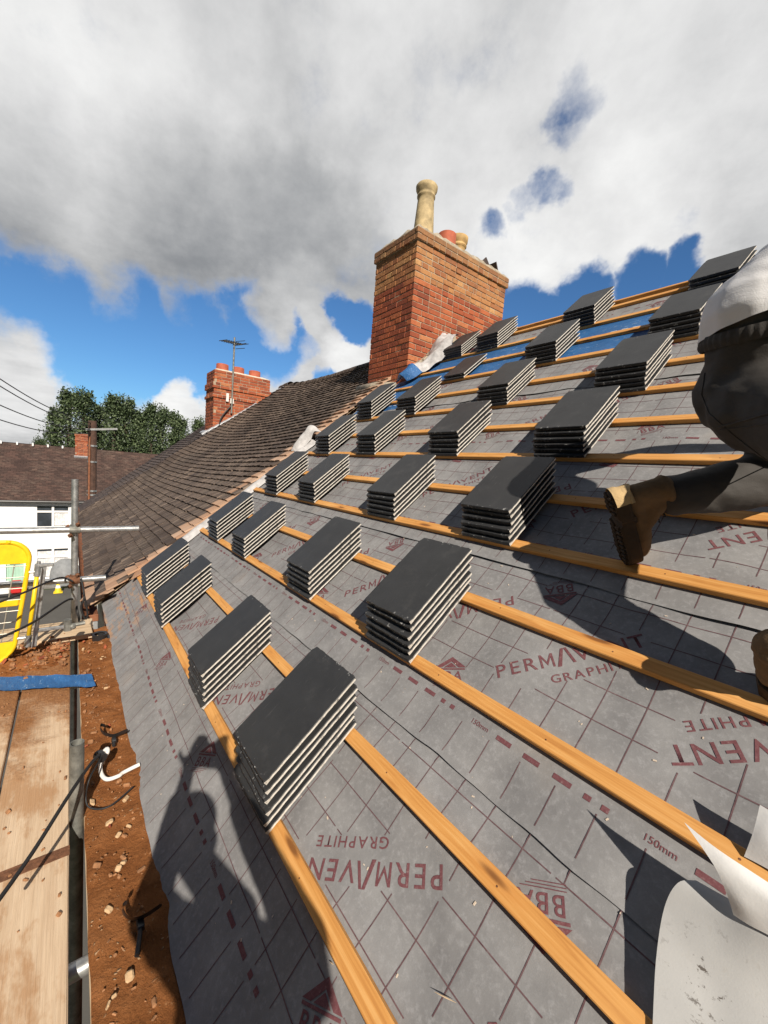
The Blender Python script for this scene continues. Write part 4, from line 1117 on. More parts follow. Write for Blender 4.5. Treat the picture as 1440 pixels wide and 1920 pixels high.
t1a, t1b = on_x(0, 995, sx + .05), on_x(260, 991, sx + .05)
t2a, t2b = on_x(0, 1101, sx + .05), on_x(198, 1083, sx + .05)
z1 = t1b.z; z2 = t2b.z; top = on_x(143, 899, sx).z
tube_thing((sx, -.852, GZ), (sx, -.852, top), 'upright scaffold tube rising beside the old roof\'s gutter')
tube_thing((sx + .05, -2.4, z1 + .0), (sx + .05, t1b.y, z1), 'upper horizontal scaffold tube crossing the upright')
tube_thing((sx + .05, -2.4, z2 + .01), (sx + .05, t2b.y, z2), 'lower horizontal scaffold tube behind the yellow gate, with mortar-splashed end')
sp = on_x(145, 1392, -.9)
tube_thing((-.9, -.854, GZ), (-.9, -.854, sp.z), 'short old scaffold upright sticking up through the gap between the boards', 'galv_old')
for k, x in enumerate((-2.2, -1.3, -.35, .5)):
    tube_thing((x, -2.0, PZ - .075), (x, -.62, PZ - .075), ['far', 'second', 'third', 'nearest'][k] + ' putlog tube under the boards, glimpsed in the gap')
def coupler(c, label, mat):
    e = empty('scaffold_coupler', c, label, 'coupler', 'scaffold couplers'); c = Vector(c)
    m_ = MB(); m_.tube([c + Vector((-.05, 0, -.035)), c + Vector((-.05, 0, .035))], .033, 14); m_.tube([c + Vector((0, -.035, 0)), c + Vector((0, .035, 0))], .033, 14); m_.build('body', M[mat], e)
    for d in ((-.03, -.045, .02), (.02, .02, .045), (.02, -.03, -.045)):
        m_ = MB(); m_.box(c + Vector(d), (.03, .03, .03), Matrix.Rotation(.5, 3, 'X'), ch=.006); m_.tube([c + Vector(d), c + Vector(d) * 1 + Vector((.03, 0, .012))], .008, 8)
        m_.build('bolt', M['rust'], e)
coupler((sx + .05, -.852, z1), 'grey coupler clamping the upper horizontal tube to the upright', 'galv_old')
coupler((sx + .05, -.852, z2), 'rusty coupler clamping the lower horizontal tube to the upright', 'rust')
# boards
def board(x0, x1, y0, y1, z, label, mat='dirty_board', bands=True, rot=0.0, name='scaffold_board'):
    e = empty(name, ((x0 + x1) / 2, (y0 + y1) / 2, z - .038), label, 'board', 'scaffold boards'); c = Vector(((x0 + x1) / 2, (y0 + y1) / 2, z - .019))
    m_ = MB(); m_.box(c, (x1 - x0, y1 - y0, .038), ch=.004); m_.build('plank', M[mat], e)
    if bands:
        for x in (x0, x1):
            s = 1 if x == x1 else -1; m_ = MB()
            m_.box((x + s * .001 - s * .010, c.y, z + .0012), (.022, y1 - y0 + .004, .0016)); m_.box((x + s * .0016, c.y, z - .019), (.002, y1 - y0 + .004, .038))
            m_.build('end_band', M['rust'], e)
    return e
bl_ = ['nearest the wall', 'second out from the wall', 'third out from the wall', 'outermost']
for k in range(4):
    y1_ = -.877 - k * .2395; y0_ = y1_ - .2285
    board(-2.78, -.735 - .02 * k, y0_, y1_, PZ, 'mud-covered scaffold board by the yellow gate, ' + bl_[k])
    board(-.73 - .02 * k, 2.3, y0_, y1_, PZ + .0015 * (k % 2), 'pale scaffold board in the foreground, ' + bl_[k])
# inside board, buried under brick dust
e = empty('scaffold_board', (-.5, -.72, PZ - .05), 'scaffold board under red-brown brick dust, between the gap and the membrane edge', 'board', 'scaffold boards')
m_ = MB(); m_.box((-.35, -.70, PZ - .035), (5.3, .26, .036), ch=.004); m_.build('plank', M['board_wood'], e)
m_ = MB(); rows = []
for i in range(331):
    x = -3.0 + 5.3 * i / 330; row = []
    for j in range(19):
        y = -.829 + .006 * noise.noise(Vector((x * 7, 2, 0))) + (.27) * j / 18
        h = .006 + .012 * noise.noise(Vector((x * 4, y * 6, 1))) + .008 * noise.noise(Vector((x * 14, y * 16, 4))) + .005 * noise.noise(Vector((x * 38, y * 38, 4)))
        h += .02 * max(0, (y + .70) / .1) * (.6 + .4 * noise.noise(Vector((x * 3, 0, 9))))
        if j == 0: h = -.006
        row.append((x, y, PZ - .012 + max(h, -.004)))
    rows.append(row)
m_.grid(rows); m_.build('brick_dust', M['mud'], e, smooth=True, fix=False)
e = empty('scaffold_board', (-2.93, -1.1, PZ), 'short pale board laid crosswise at the foot of the scaffold upright', 'board', 'scaffold boards')
m_ = MB(); R = Matrix.Rotation(math.radians(94), 3, 'Z'); m_.box((0, 0, 0), (1.5, .235, .036), None, ch=.004); o = m_.build('plank', M['board_wood'], e, (0, 0, 0)); o.location = (.055, -.39, .021); o.rotation_euler = (0, 0, math.radians(92)); 
e = empty('scaffold_board', (-3.2, -1.1, PZ - .038), 'far crosswise board behind the yellow gate', 'board', 'scaffold boards')
m_ = MB(); m_.box((-3.14, -1.5, PZ - .018), (.24, 1.55, .036), ch=.004); m_.build('plank', M['board_wood'], e)
# rubble and crumbs
m_ = MB(); rnd = random.Random(3)
def pebble(p, s, m=0):
    R = Matrix.Rotation(rnd.random() * 6, 3, 'Z') @ Matrix.Rotation(rnd.random() * 3, 3, 'X')
    m_.box(p, (s * (.7 + rnd.random()), s * (.6 + .6 * rnd.random()), s * (.4 + .4 * rnd.random())), R, m, ch=s * .18)
for k in range(420):
    x = -2.9 + 4.0 * rnd.random(); y = -.82 + .2 * rnd.random(); pebble((x, y, PZ + .001), .004 + .012 * rnd.random() ** 4, 0)
for k in range(330):
    x = -2.62 + rnd.gauss(0, .14); y = -1.02 + rnd.gauss(0, .17)
    if y > -.88: continue
    pebble((x, y, PZ + .008 + .03 * rnd.random()), .006 + .030 * rnd.random() ** 3, 1 if rnd.random() < .15 else 0)
for k in range(75): pebble((-2.9 + 4.2 * rnd.random(), -.815 + .17 * rnd.random(), PZ + .003), .012 + .016 * rnd.random() ** 2, rnd.choice((0, 0, 0, 1, 3)))
for k in range(70): pebble((-2.3 + 1.9 * rnd.random(), -.88 - .5 * rnd.random(), PZ + .003), .004 + .010 * rnd.random(), 0)
rows = []
for i in range(40):
    rows.append([(-2.85 + .55 * i / 39, -1.5 + .62 * j / 39, PZ - .006 + .05 * max(0, 1 - ((i / 39 - .45) / .5) ** 2) * max(0, 1 - ((j / 39 - .55) / .5) ** 2) * (.6 + .8 * noise.noise(Vector((i * .3, j * .3, 0)))) + .008 * noise.noise(Vector((i * .8, j * .8, 3)))) for j in range(40)])
m_.grid(rows, 2)
o = m_.build('rubble', [M['rock'], M['brick_red'], M['mud'], M['stone']], None, fix=False); tag(o, 'mortar crumbs and broken brick scattered over the scaffold boards', 'rubble', kind='stuff')
for k, (px, py, s, lb) in enumerate(((205, 1542, .032, 'pale squarish stone chip on the brick dust, largest by the hose'), (222, 1565, .024, 'small pale stone chip below the squarish one'), (243, 1830, .030, 'pale crumbly mortar lump near the bottom of the dusty board'), (204, 1705, .028, 'ochre stone beside the black gutter bracket'))):
    p = on_z(px, py, PZ + .006); m_ = MB(); m_.box(p, (s * .7, s * .85, s * .35), Matrix.Rotation(k * .8, 3, 'Z') @ Matrix.Rotation(.4, 3, 'X'), ch=s * .15); o = m_.build('stone_chip', M['stone'], None); tag(o, lb, 'stone')
# broken orange tile edge lying at the corner
m_ = MB(); p = rw(-3.62, -.62, .0)
for k in range(4): m_.box(rw(-3.95 + k * .16, -.93 + k * .165 + .01, .012), (.17, .15, .014), ROOF_ROT @ Matrix.Rotation(.8 + .08 * k, 3, 'Z'), ch=.003)
o = m_.build('broken_tiles', M['fresh_broken_tile'], None); tag(o, 'row of broken orange tile ends along the boundary at the eaves', 'tiles')
# blue strip on the boards
m_ = MB(); rows = []
a0, a1, b0, b1 = on_z(-40, 1270, PZ + .02), on_z(-40, 1296, PZ + .02), on_z(172, 1263, PZ + .02), on_z(180, 1285, PZ + .02)
for j in range(9):
    r = []
    for i in range(31):
        s, t = i / 30, j / 8; p = a0.lerp(b0, s).lerp(a1.lerp(b1, s), t)
        p.z = PZ + .012 + .010 * noise.noise(Vector((s * 5, t * 2, 3))) + .006 * noise.noise(Vector((s * 17, t * 6, 1))) + .012 * abs(t - .5); p.x += .012 * noise.noise(Vector((s * 6, t, 5)))
        r.append(p)
    rows.append(r)
m_.grid(rows); o = m_.build('blue_strip', M['membrane_blue'], None, smooth=True, fix=False); tag(o, 'dusty blue plastic strip lying across the scaffold boards', 'plastic strip')
# yellow gate
gx = -2.54
def G(x, y, X=gx): return on_x(x, y, X)
g = empty('safety_gate', (gx, -1.6, PZ), 'yellow self-closing scaffold gate with rounded corners and wire mesh', 'gate')
yr = G(61, 1060).y; zt = G(0, 1017).z; zb = max(PZ + .012, G(0, 1248).z); yl = -2.35; rr = .13; tr = .0135
pts = []
for (cy, cz, a0_) in ((yr - rr, zt - rr, 90), (yr - rr, zb + rr, 0), (yl + rr, zb + rr, -90), (yl + rr, zt - rr, -180)):
    for k in range(9):
        a = math.radians(a0_ - k * 90 / 8); pts.append((gx, cy + rr * math.cos(a), cz + rr * math.sin(a)))
LEAN = (G(34, 1200).y - G(58, 1060).y) / (G(34, 1200).z - G(58, 1060).z)
def lean(ob):
    o_ = ob.parent.matrix_world.translation
    for v in ob.data.vertices: v.co.y += LEAN * (v.co.z + o_.z - zt)
pts.append(pts[0]); pts.append(pts[1])
m_ = MB(); m_.tube(pts, tr, 12); lean(m_.build('frame', M['yellow_paint'], g, smooth=True))
ztp = G(30, 1057).z; zbp = G(20, 1203).z
m_ = MB()
def plate(z0, z1, top_):
    rr = min(globals()['rr'], (z1 - z0) * .92)
    prof = []
    if top_:
        prof = [(yl + .01, z0), (yr - .005, z0), (yr - .005, z1 - rr)] + [(yr - rr + (rr - .005) * math.cos(math.radians(a)), z1 - rr + (rr - .005) * math.sin(math.radians(a))) for a in range(0, 91, 15)] + [(yl + rr, z1 - .005), (yl + .01, z1 - rr)]
    else:
        prof = [(yl + .01, z1), (yl + .01, z0 + rr), (yl + rr, z0 + .005)] + [(yr - rr + (rr - .005) * math.cos(math.radians(a)), z0 + rr + (rr - .005) * math.sin(math.radians(a))) for a in range(-90, 1, 15)] + [(yr - .005, z1)]
    n_ = len(prof); vs = [(gx - .003, a, b) for a, b in prof] + [(gx + .003, a, b) for a, b in prof]
    m_.add(vs, [tuple(range(n_)), tuple(range(n_, 2 * n_))[::-1]] + [(i, (i + 1) % n_, n_ + (i + 1) % n_, n_ + i) for i in range(n_)])
plate(ztp, zt, True); lean(m_.build('top_plate', M['yellow_paint'], g))
m_ = MB(); plate(zb, zbp, False); lean(m_.build('toe_plate', M['yellow_paint'], g))
zm = G(20, 1131).z
m_ = MB(); m_.box((gx, (yl + yr) / 2, zm), (.02, yr - yl - .03, .045), ch=.006); lean(m_.build('mid_rail', M['yellow_paint'], g))
m_ = MB(); y = yr - .07
while y > yl: m_.tube([(gx, y, zbp), (gx, y, ztp)], .0032, 6); y -= .11
z = zbp + .06
while z < ztp: m_.tube([(gx + .006, yl, z), (gx + .006, yr, z)], .0032, 6); z += .075
lean(m_.build('wire_mesh', M['wire_zinc'], g))
a, b = G(71, 1066), G(52, 1204)
m_ = MB(); m_.tube([a, b], .0125, 14); m_.build('hinge_post', M['yellow_paint'], g, smooth=True)
m_ = MB(); d = (b - a).normalized()
m_.tube([a - d * .02, a + d * .05], .019, 14); m_.tube([a - d * .05, a - d * .02], .011, 10); m_.tube([b - d * .05, b + d * .03], .018, 14); m_.build('hinge_collar', M['galv'], g)
for q in (a.lerp(b, .04), a.lerp(b, .93)):
    m_ = MB(); m_.tube([q, (gx, yr + LEAN * (q.z - zt), q.z)], .011, 8); m_.build('hinge_arm', M['galv'], g)
a, b = G(83, 1062), G(64, 1212)
sb = empty('gate_bracket', b, 'galvanised channel bracket with a clamp beside the yellow gate', 'bracket'); d = (b - a)
m_ = MB(); mid = (a + b) / 2; rot = Vector((0, 0, 1)).rotation_difference(d.normalized()).to_matrix()
m_.box(mid, (.010, .026, d.length), rot, ch=.002); m_.box(mid + rot @ Vector((.018, .012, 0)), (.03, .005, d.length - .01), rot); m_.build('channel', M['galv'], sb)
q = a.lerp(b, .80); m_ = MB(); m_.box(q + Vector((.0, .09, .0)), (.02, .16, .022), ch=.003); m_.build('arm', M['galv'], sb); m_ = MB(); m_.box(a + Vector((0, 0, .01)), (.03, .10, .02), ch=.003); m_.build('arm', M['galv'], sb)
m_ = MB(); m_.tube([q + Vector((0, .17, -.03)), q + Vector((0, .17, .05))], .024, 12); m_.box(q + Vector((.02, .20, .0)), (.035, .035, .035), Matrix.Rotation(.5, 3, 'X'), ch=.01); m_.tube([q + Vector((.0, .17, .0)), q + Vector((0, .27, .01))], .014, 8); m_.build('clamp', M['galv_old'], sb)
# ropes, cables, hose, gutter brackets
def cable(name, pts, r, label, cat, mat='cable', k=8, group=None):
    m_ = MB(); m_.tube(interp([Vector(p) for p in pts], k), r, 8); o = m_.build(name, M[mat], None, smooth=True); return tag(o, label, cat, group)
cable('cable', [on_x(-30, 1140, gx + .30), on_x(40, 1113, gx + .2), on_x(95, 1089, gx), on_x(118, 1083, sx + .12), on_x(137, 1090, sx + .12)], .007, 'upper thin black cable passing in front of the yellow gate to the upright', 'cable')
cable('cable', [on_x(-30, 1209, gx + .3), on_x(60, 1168, gx + .1), on_x(133, 1123, sx + .04), on_x(146, 1150, sx + .05), on_x(150, 1175, sx + .06)], .008, 'lower black cable running from the gate to the foot of the upright', 'cable')
cable('cable', [on_z(-20, 1712, PZ + .16), on_z(60, 1600, PZ + .17), on_z(130, 1490, PZ + .20), on_z(172, 1430, PZ + .15), on_z(193, 1410, PZ + .10)], .0065, 'black cable slanting over the pale foreground boards to the white pipe', 'cable')
cable('cable', [on_z(196, 1412, PZ + .10), on_z(170, 1455, PZ + .12), on_z(161, 1495, PZ + .05), on_z(170, 1515, PZ + .02), on_z(205, 1512, PZ + .02), on_z(250, 1475, PZ + .03)], .0035, 'thin black cable looping on the brick dust below the white pipe', 'cable')
cable('cable', [on_x(152, 1085, sx + .2), on_x(158, 1118, sx + .3), on_x(152, 1140, sx + .3), on_x(160, 1160, sx + .3), on_x(164, 1150, sx + .3), on_x(157, 1112, sx + .3)], .007, 'tangled black cable hanging between the upright and the old gutter', 'cable')
cable('waste_pipe', [on_z(186, 1420, PZ + .10), on_z(200, 1404, PZ + .11), on_z(201, 1412, PZ + .10), on_z(190, 1425, PZ + .07), on_z(189, 1448, PZ + .03), on_z(200, 1461, PZ + .02), on_z(222, 1455, PZ + .02), on_z(232, 1448, PZ + .02), on_z(262, 1433, PZ + .03)], .0085, 'white bent plastic pipe lying on the brick dust by the membrane edge', 'pipe', 'white_plastic')
m_ = MB(); p = on_z(188, 1418, PZ + .10)
m_.tube([p + Vector((-.02, -.01, 0)), p + Vector((.02, .01, 0))], .019, 12); m_.box(p + Vector((0, .0, .012)), (.03, .025, .02), Matrix.Rotation(.4, 3, 'Z'), ch=.004)
o = m_.build('pipe_clip', M['gutter_black'], None); tag(o, 'black clip on the bend of the white pipe', 'clip')
def bracket(pts, stem, label):
    e = empty('gutter_bracket', pts[0], label, 'bracket', 'old gutter brackets')
    q = interp([Vector(p) for p in pts], 6); m_ = MB(); rows = []
    for p in q: rows.append([p + Vector((0, 0, .0)), p + Vector((.010, .0, .022))])
    m_.grid(rows); m_.grid([[a_ + Vector((.003, .003, 0)) for a_ in r] for r in rows]); m_.build('hook', M['gutter_black'], e, fix=False)
    m_ = MB(); m_.tube([Vector(s) for s in stem], .007, 8); m_.box(Vector(stem[0]).lerp(Vector(stem[1]), .4), (.034, .02, .02), ch=.003); m_.build('stem', M['gutter_black'], e)
bracket([on_z(236, 1694, PZ + .05), on_z(230, 1700, PZ + .04), on_z(229, 1710, PZ + .03), on_z(237, 1722, PZ + .02), on_z(255, 1726, PZ + .02), on_z(277, 1716, PZ + .03), on_z(300, 1700, PZ + .05)], [on_z(264, 1722, PZ + .02), on_z(262, 1752, PZ + .02), on_z(257, 1792, PZ + .015)], 'black gutter bracket hook standing in the shadow edge on the dusty board')
bracket([on_z(196, 1364, PZ + .06), on_z(189, 1362, PZ + .05), on_z(188, 1370, PZ + .04), on_z(196, 1379, PZ + .03), on_z(212, 1382, PZ + .02), on_z(228, 1376, PZ + .03), on_z(238, 1372, PZ + .04)], [on_z(214, 1382, PZ + .02), on_z(213, 1398, PZ + .02)], 'black gutter bracket hook near the white pipe, higher up the dusty board')
m_ = MB(); p = on_z(187, 1200, PZ - .02)
m_.lathe([(.035, .05), (.052, .055), (.050, .0), (.036, -.05), (.033, -.5)], p, 18); m_.box(p + Vector((.03, .06, .0)), (.10, .05, .06), ch=.015)
o = m_.build('rainwater_hopper', M['gutter_black'], None); tag(o, 'black plastic rainwater outlet under the corner of the membrane', 'gutter outlet')
m_ = MB(); m_.tube([(-4.0, -.62, PZ - .05), (-4.0, -.62, GZ)], .034, 12); o = m_.build('downpipe', M['white_plastic'], None); tag(o, 'white downpipe on the wall behind the scaffold upright', 'pipe')
# shards of wood on the membrane
for k, (px, py, dx, dy, lb) in enumerate(((835, 1870, .045, .022, 'pale wood splinter on the membrane between the two nearest battens'), (622, 1806, .012, .004, 'tiny wood splinter against the lowest batten'))):
    p = rp(px, py, -.020); m_ = MB(); d = rw(dx, dy, 0); m_.tube([p - d * .5, p, p + d * .5], [.0004, .0016, .0003], 5); o = m_.build('wood_splinter', M['board_wood'], None); tag(o, lb, 'splinter')

m_ = MB(); rnd = random.Random(9)
for k in range(230):
    u = -1.2 + 2.4 * rnd.random(); v = -.84 + 2.6 * rnd.random()
    if any(a_ - .03 < v < a_ + BWD + .03 for a_ in VB): continue
    p = rw(u, v, mem_n(u, v) + .0012); s = .0012 + .0028 * rnd.random() ** 2
    m_.box(p, (s * 2.2, s, s * .5), ROOF_ROT @ Matrix.Rotation(rnd.random() * 6.3, 3, 'Z'))
o = m_.build('sawdust', M['cement_pale'], None, fix=False); tag(o, 'tiny pale flecks of sawdust and chips scattered over the lower membrane', 'sawdust', kind='stuff')
# ================================================================== people
def soup_sphere(mb, c, r, rot=None, sc=(1, 1, 1)):
    c = Vector(c); vs = []; seg, ring = 12, 8
    for i in range(ring + 1):
        th = math.pi * i / ring
        for k in range(seg):
            a = 2 * math.pi * k / seg
            p = Vector((math.sin(th) * math.cos(a) * sc[0], math.sin(th) * math.sin(a) * sc[1], math.cos(th) * sc[2])) * r
            if rot is not None: p = rot @ p
            vs.append(c + p)
    fs = []
    for i in range(ring):
        for k in range(seg): fs.append((i * seg + k, (i + 1) * seg + k, (i + 1) * seg + (k + 1) % seg, i * seg + (k + 1) % seg))
    mb.add(vs, fs)
def chain(mb, pts, radii, rot=None, sc=(1, 1, 1), dens=.3):
    pts = [Vector(p) for p in pts]
    for i in range(len(pts) - 1):
        a, b = pts[i], pts[i + 1]; ra, rb = radii[i], radii[i + 1]; n_ = max(2, int((b - a).length / (dens * min(ra, rb))))
        for k in range(n_ + 1): t = k / n_; soup_sphere(mb, a.lerp(b, t), ra + (rb - ra) * t, rot, sc)
def fuse(name, mb, voxel, mat, parent, smooth_n=6, wrinkle=None, mats=None, cut=None):
    """one continuous surface from overlapping volumes"""
    me = mb.mesh(name + '_raw', mat); o = bpy.data.objects.new('raw', me); COL.objects.link(o)
    md = o.modifiers.new('remesh', 'REMESH'); md.mode = 'VOXEL'; md.voxel_size = voxel
    sm = o.modifiers.new('smooth', 'SMOOTH'); sm.iterations = smooth_n; sm.factor = .5
    dg = bpy.context.evaluated_depsgraph_get(); out = bpy.data.meshes.new_from_object(o.evaluated_get(dg))
    bpy.data.objects.remove(o); bpy.data.meshes.remove(me)
    if wrinkle:
        nr = [v.normal.copy() for v in out.vertices]
        for v, n_ in zip(out.vertices, nr): v.co += n_ * wrinkle(v.co)
    if cut:      # a clean hem: everything beyond the plane is left off
        bm = bmesh.new(); bm.from_mesh(out); bmesh.ops.bisect_plane(bm, geom=bm.verts[:] + bm.edges[:] + bm.faces[:], plane_co=cut[0], plane_no=cut[1], clear_inner=True); bm.to_mesh(out); bm.free()
    org = parent.matrix_world.translation
    for v in out.vertices: v.co -= org
    out.name = name; out.materials.clear()
    for m_ in (mats or [mat]): out.materials.append(m_)
    out.polygons.foreach_set('use_smooth', [True] * len(out.polygons)); out.update()
    ob = bpy.data.objects.new(name, out); COL.objects.link(ob); ob.parent = parent; bpy.context.view_layer.update(); return ob
def head_parts(mb, c, f, up, s=1.0):
    """skull, jaw, nose, brow, ears, neck stub facing f"""
    f = Vector(f).normalized(); up = (Vector(up) - f * Vector(up).dot(f)).normalized(); r = f.cross(up); R = Matrix((f, r, up)).transposed()
    P_ = lambda x, y, z: c + R @ (Vector((x, y, z)) * s)
    soup_sphere(mb, P_(-.01, 0, .03), .095 * s, R, (1.02, .82, 1.0)); soup_sphere(mb, P_(.03, 0, -.055), .062 * s, R, (1, .9, 1.05)); soup_sphere(mb, P_(.055, 0, -.095), .028 * s, R)
    chain(mb, [P_(.085, 0, .02), P_(.112, 0, -.025)], [.010 * s, .016 * s]); chain(mb, [P_(.085, -.03, .035), P_(.085, .03, .035)], [.014 * s, .014 * s])
    chain(mb, [P_(.088, -.022, -.066), P_(.088, .022, -.066)], [.009 * s, .009 * s])
    for sg in (-1, 1): soup_sphere(mb, P_(-.005, sg * .080, -.01), .030 * s, R, (.7, .35, 1.1))
    return P_, R
def eyes(parent, P_, s=1.0):
    m_ = MB()
    for sg in (-1, 1): soup_sphere(m_, P_(.080, sg * .031, .008), .011 * s)
    m_.build('eyes', M['white_frame'], parent, smooth=True)
def hand(mb, wrist, palm_dir, palm_n, side, curl):
    """palm, four bent fingers of unequal length and a thumb from the side of the palm"""
    d = Vector(palm_dir).normalized(); n_ = (Vector(palm_n) - d * Vector(palm_n).dot(d)).normalized(); s = d.cross(n_) * side
    w = Vector(wrist); R = Matrix((d, s, n_)).transposed()
    soup_sphere(mb, w + d * .045, .048, R, (1.0, .85, .34))
    for k, L in enumerate((.070, .080, .075, .058)):
        b = w + d * .082 + s * (.030 - .020 * k); p = [b]; dirn = d.copy()
        for j, fr in enumerate((.45, .32, .23)):
            ax = s; dirn = Matrix.Rotation(curl * (.6 if j == 0 else 1.0) * side, 3, ax) @ dirn; p.append(p[-1] + dirn * L * fr)
        chain(mb, p, [.0095, .009, .0082, .0072])
    t0 = w + d * .025 + s * .036; t1 = t0 + (d * .6 + s * .7 - n_ * .25).normalized() * .042; t2 = t1 + (d * .95 + s * .1 - n_ * .3).normalized() * .030
    chain(mb, [w + d * .012 + s * .022, t0, t1, t2], [.013, .0125, .0105, .0088])
def boot(parent, heel, fwd, upv, label_dusty=True):
    f = Vector(fwd).normalized(); u = (Vector(upv) - f * Vector(upv).dot(f)).normalized(); r = f.cross(u); R = Matrix((f, r, u)).transposed(); h = Vector(heel)
    P_ = lambda x, y, z: h + R @ Vector((x, y, z))
    mb = MB()
    chain(mb, [P_(.045, 0, .055), P_(.12, 0, .058), P_(.20, 0, .048), P_(.25, -.004, .042)], [.043, .044, .046, .040], R, (1, .95, .95))
    chain(mb, [P_(.045, 0, .06), P_(.05, 0, .105), P_(.055, 0, .148)], [.044, .047, .050], R, (1.1, .92, 1))
    chain(mb, [P_(.14, 0, .075), P_(.08, 0, .12)], [.040, .045])
    chain(mb, [P_(.057 + .046 * math.cos(k * .5236), .043 * math.sin(k * .5236), .158) for k in range(13)], [.0135] * 13)
    b = fuse('boot', mb, .006, M['boot_suede'], parent, 5, lambda c: .0022 * noise.noise(c * 34) + .0012 * noise.noise(c * 80))
    # sole with heel block, waist and tread lugs
    s = MB(); n_ = 40; out = []
    def half(x):   # half width along the foot
        return .047 * math.sin(max(.02, min(1, (x + .012) / .047)) * math.pi / 2) if x < .035 else (.047 + .001 * math.sin((x - .035) / .08 * 3.14) if x < .10 else .044 + .012 * math.sin(min(1, (x - .10) / .16) * math.pi * .62)) * (1 if x < .24 else math.sqrt(max(.0, 1 - ((x - .24) / .06) ** 2)) * .99 + .01)
    xs = [.300 * (k / n_) for k in range(n_ + 1)]
    ringt = [(x, half(x)) for x in xs] + [(x, -half(x)) for x in reversed(xs)]
    N_ = len(ringt); lay = []
    for (z, g) in ((.036, .96), (.028, 1.0), (-.004, 1.03), (-.012, .98)):
        lay.append([P_(.15 + (x - .15) * (1 + (g - 1) * .3), y * g, z - (0.0 if x < .09 else (-.008 if x < .12 else 0))) for x, y in ringt])
    vs = [p for L in lay for p in L]; fs = []
    for a in range(3):
        for k in range(N_): fs.append((a * N_ + k, a * N_ + (k + 1) % N_, (a + 1) * N_ + (k + 1) % N_, (a + 1) * N_ + k))
    for k in range(n_): fs.append((3 * N_ + k, 3 * N_ + k + 1, 4 * N_ - 2 - k, 4 * N_ - 1 - k)); fs.append((k + 1, k, N_ - 1 - k, N_ - 2 - k))
    s.add(vs, fs)
    x = .012
    while x < .29:
        if not (.088 < x < .125):
            w = half(x) * .9
            for sg in (-1, 1): s.box(P_(x, sg * w * .52, -.014), (.011, w * .86, .012), R @ Matrix.Rotation(sg * .35, 3, 'Z'), ch=.002)
        x += .0195
    s.build('sole', M['boot_sole'], b)
    if label_dusty:     # pale dusty heel counter
        d = MB(); rows = []
        for i in range(8):
            a_ = []
            for j in range(17):
                t = -1.35 + 2.7 * j / 16; z = -.008 + .066 * i / 7 - (.022 * abs(math.sin(t)) if i == 7 else 0); rad = 1.035 if i < 3 else .99 + .02 * math.sin(i)
                bx = .045 - math.cos(t) * (.058 if i < 3 else .056) * rad; by = math.sin(t) * .051 * rad
                a_.append(P_(bx, by, z) + Vector((0, 0, 1)) * .0012 * noise.noise(Vector((t * 7, i * 1.3, 0))))
            rows.append(a_)
        d.grid(rows); d.build('heel_counter', M['boot_dusty'], b, smooth=True, fix=False)
    la = MB()
    for k in range(5):
        x = .135 - k * .014; z = .112 + k * .020; la.tube([P_(x + .012, -.03, z), P_(x + .026, 0, z + .012), P_(x + .012, .03, z)], .003, 6)
    la.build('laces', M['cable'], b)
    return b

# ---- the roofer kneeling at the right edge
q0 = rw(.75, 1.1, 0)
wk = empty('person', q0, 'roofer kneeling on the battens in white T-shirt, dark elasticated trousers and brown boots', 'person')
pel = rw(.685, 1.325, .468); kl = rw(.745, 1.40, .090); al = rw(.470, 1.078, .207); kr = rw(.95, .93, .47); ar = rw(.89, .70, .15)
hipL = pel + rw(-.02, .07, -.02); hipR = pel + rw(.03, -.09, -.02); waist = rw(.672, 1.40, .625); chest = rw(.875, 1.60, .765); neck = rw(.908, 1.724, .878); head = rw(.971, 1.805, .941)
shL = chest + rw(-.10, .16, .04); shR = chest + rw(.14, -.14, .02); elL = rw(.96, 1.90, .55); elR = rw(1.14, 1.42, .55); haL = rw(1.12, 1.88, .31); haR = rw(1.30, 1.56, .31)
up_ = (head - neck)
b = MB()
P_, R_ = head_parts(b, head, rw(.75, .45, -.45), up_); chain(b, [head - Vector(up_) * .6, neck, chest], [.058, .062, .09]); chain(b, [shL, chest, shR], [.055, .10, .055]); chain(b, [chest, waist, pel], [.12, .115, .12])
for s_, e_, h_ in ((shL, elL, haL), (shR, elR, haR)): chain(b, [s_, s_.lerp(e_, .4), e_, e_.lerp(h_, .35), h_], [.055, .050, .041, .042, .028])
hand(b, haL, rw(.6, .1, -.8), rw(.8, 0, .6), 1, .35); hand(b, haR, rw(.6, .1, -.8), rw(.8, 0, .6), -1, .35)
for h_, k_, a_ in ((hipL, kl, al), (hipR, kr, ar)): chain(b, [h_, k_, k_.lerp(a_, .35), a_], [.075, .050, .050, .036])
body = fuse('body', b, .008, M['skin'], wk, 5)
eyes(wk, P_)
hb = MB(); soup_sphere(hb, P_(-.022, 0, .052), .097, R_, (1.02, .88, .90)); fuse('hair', hb, .010, M['hair'], wk, 2, lambda c: .003 * noise.noise(c * 60))
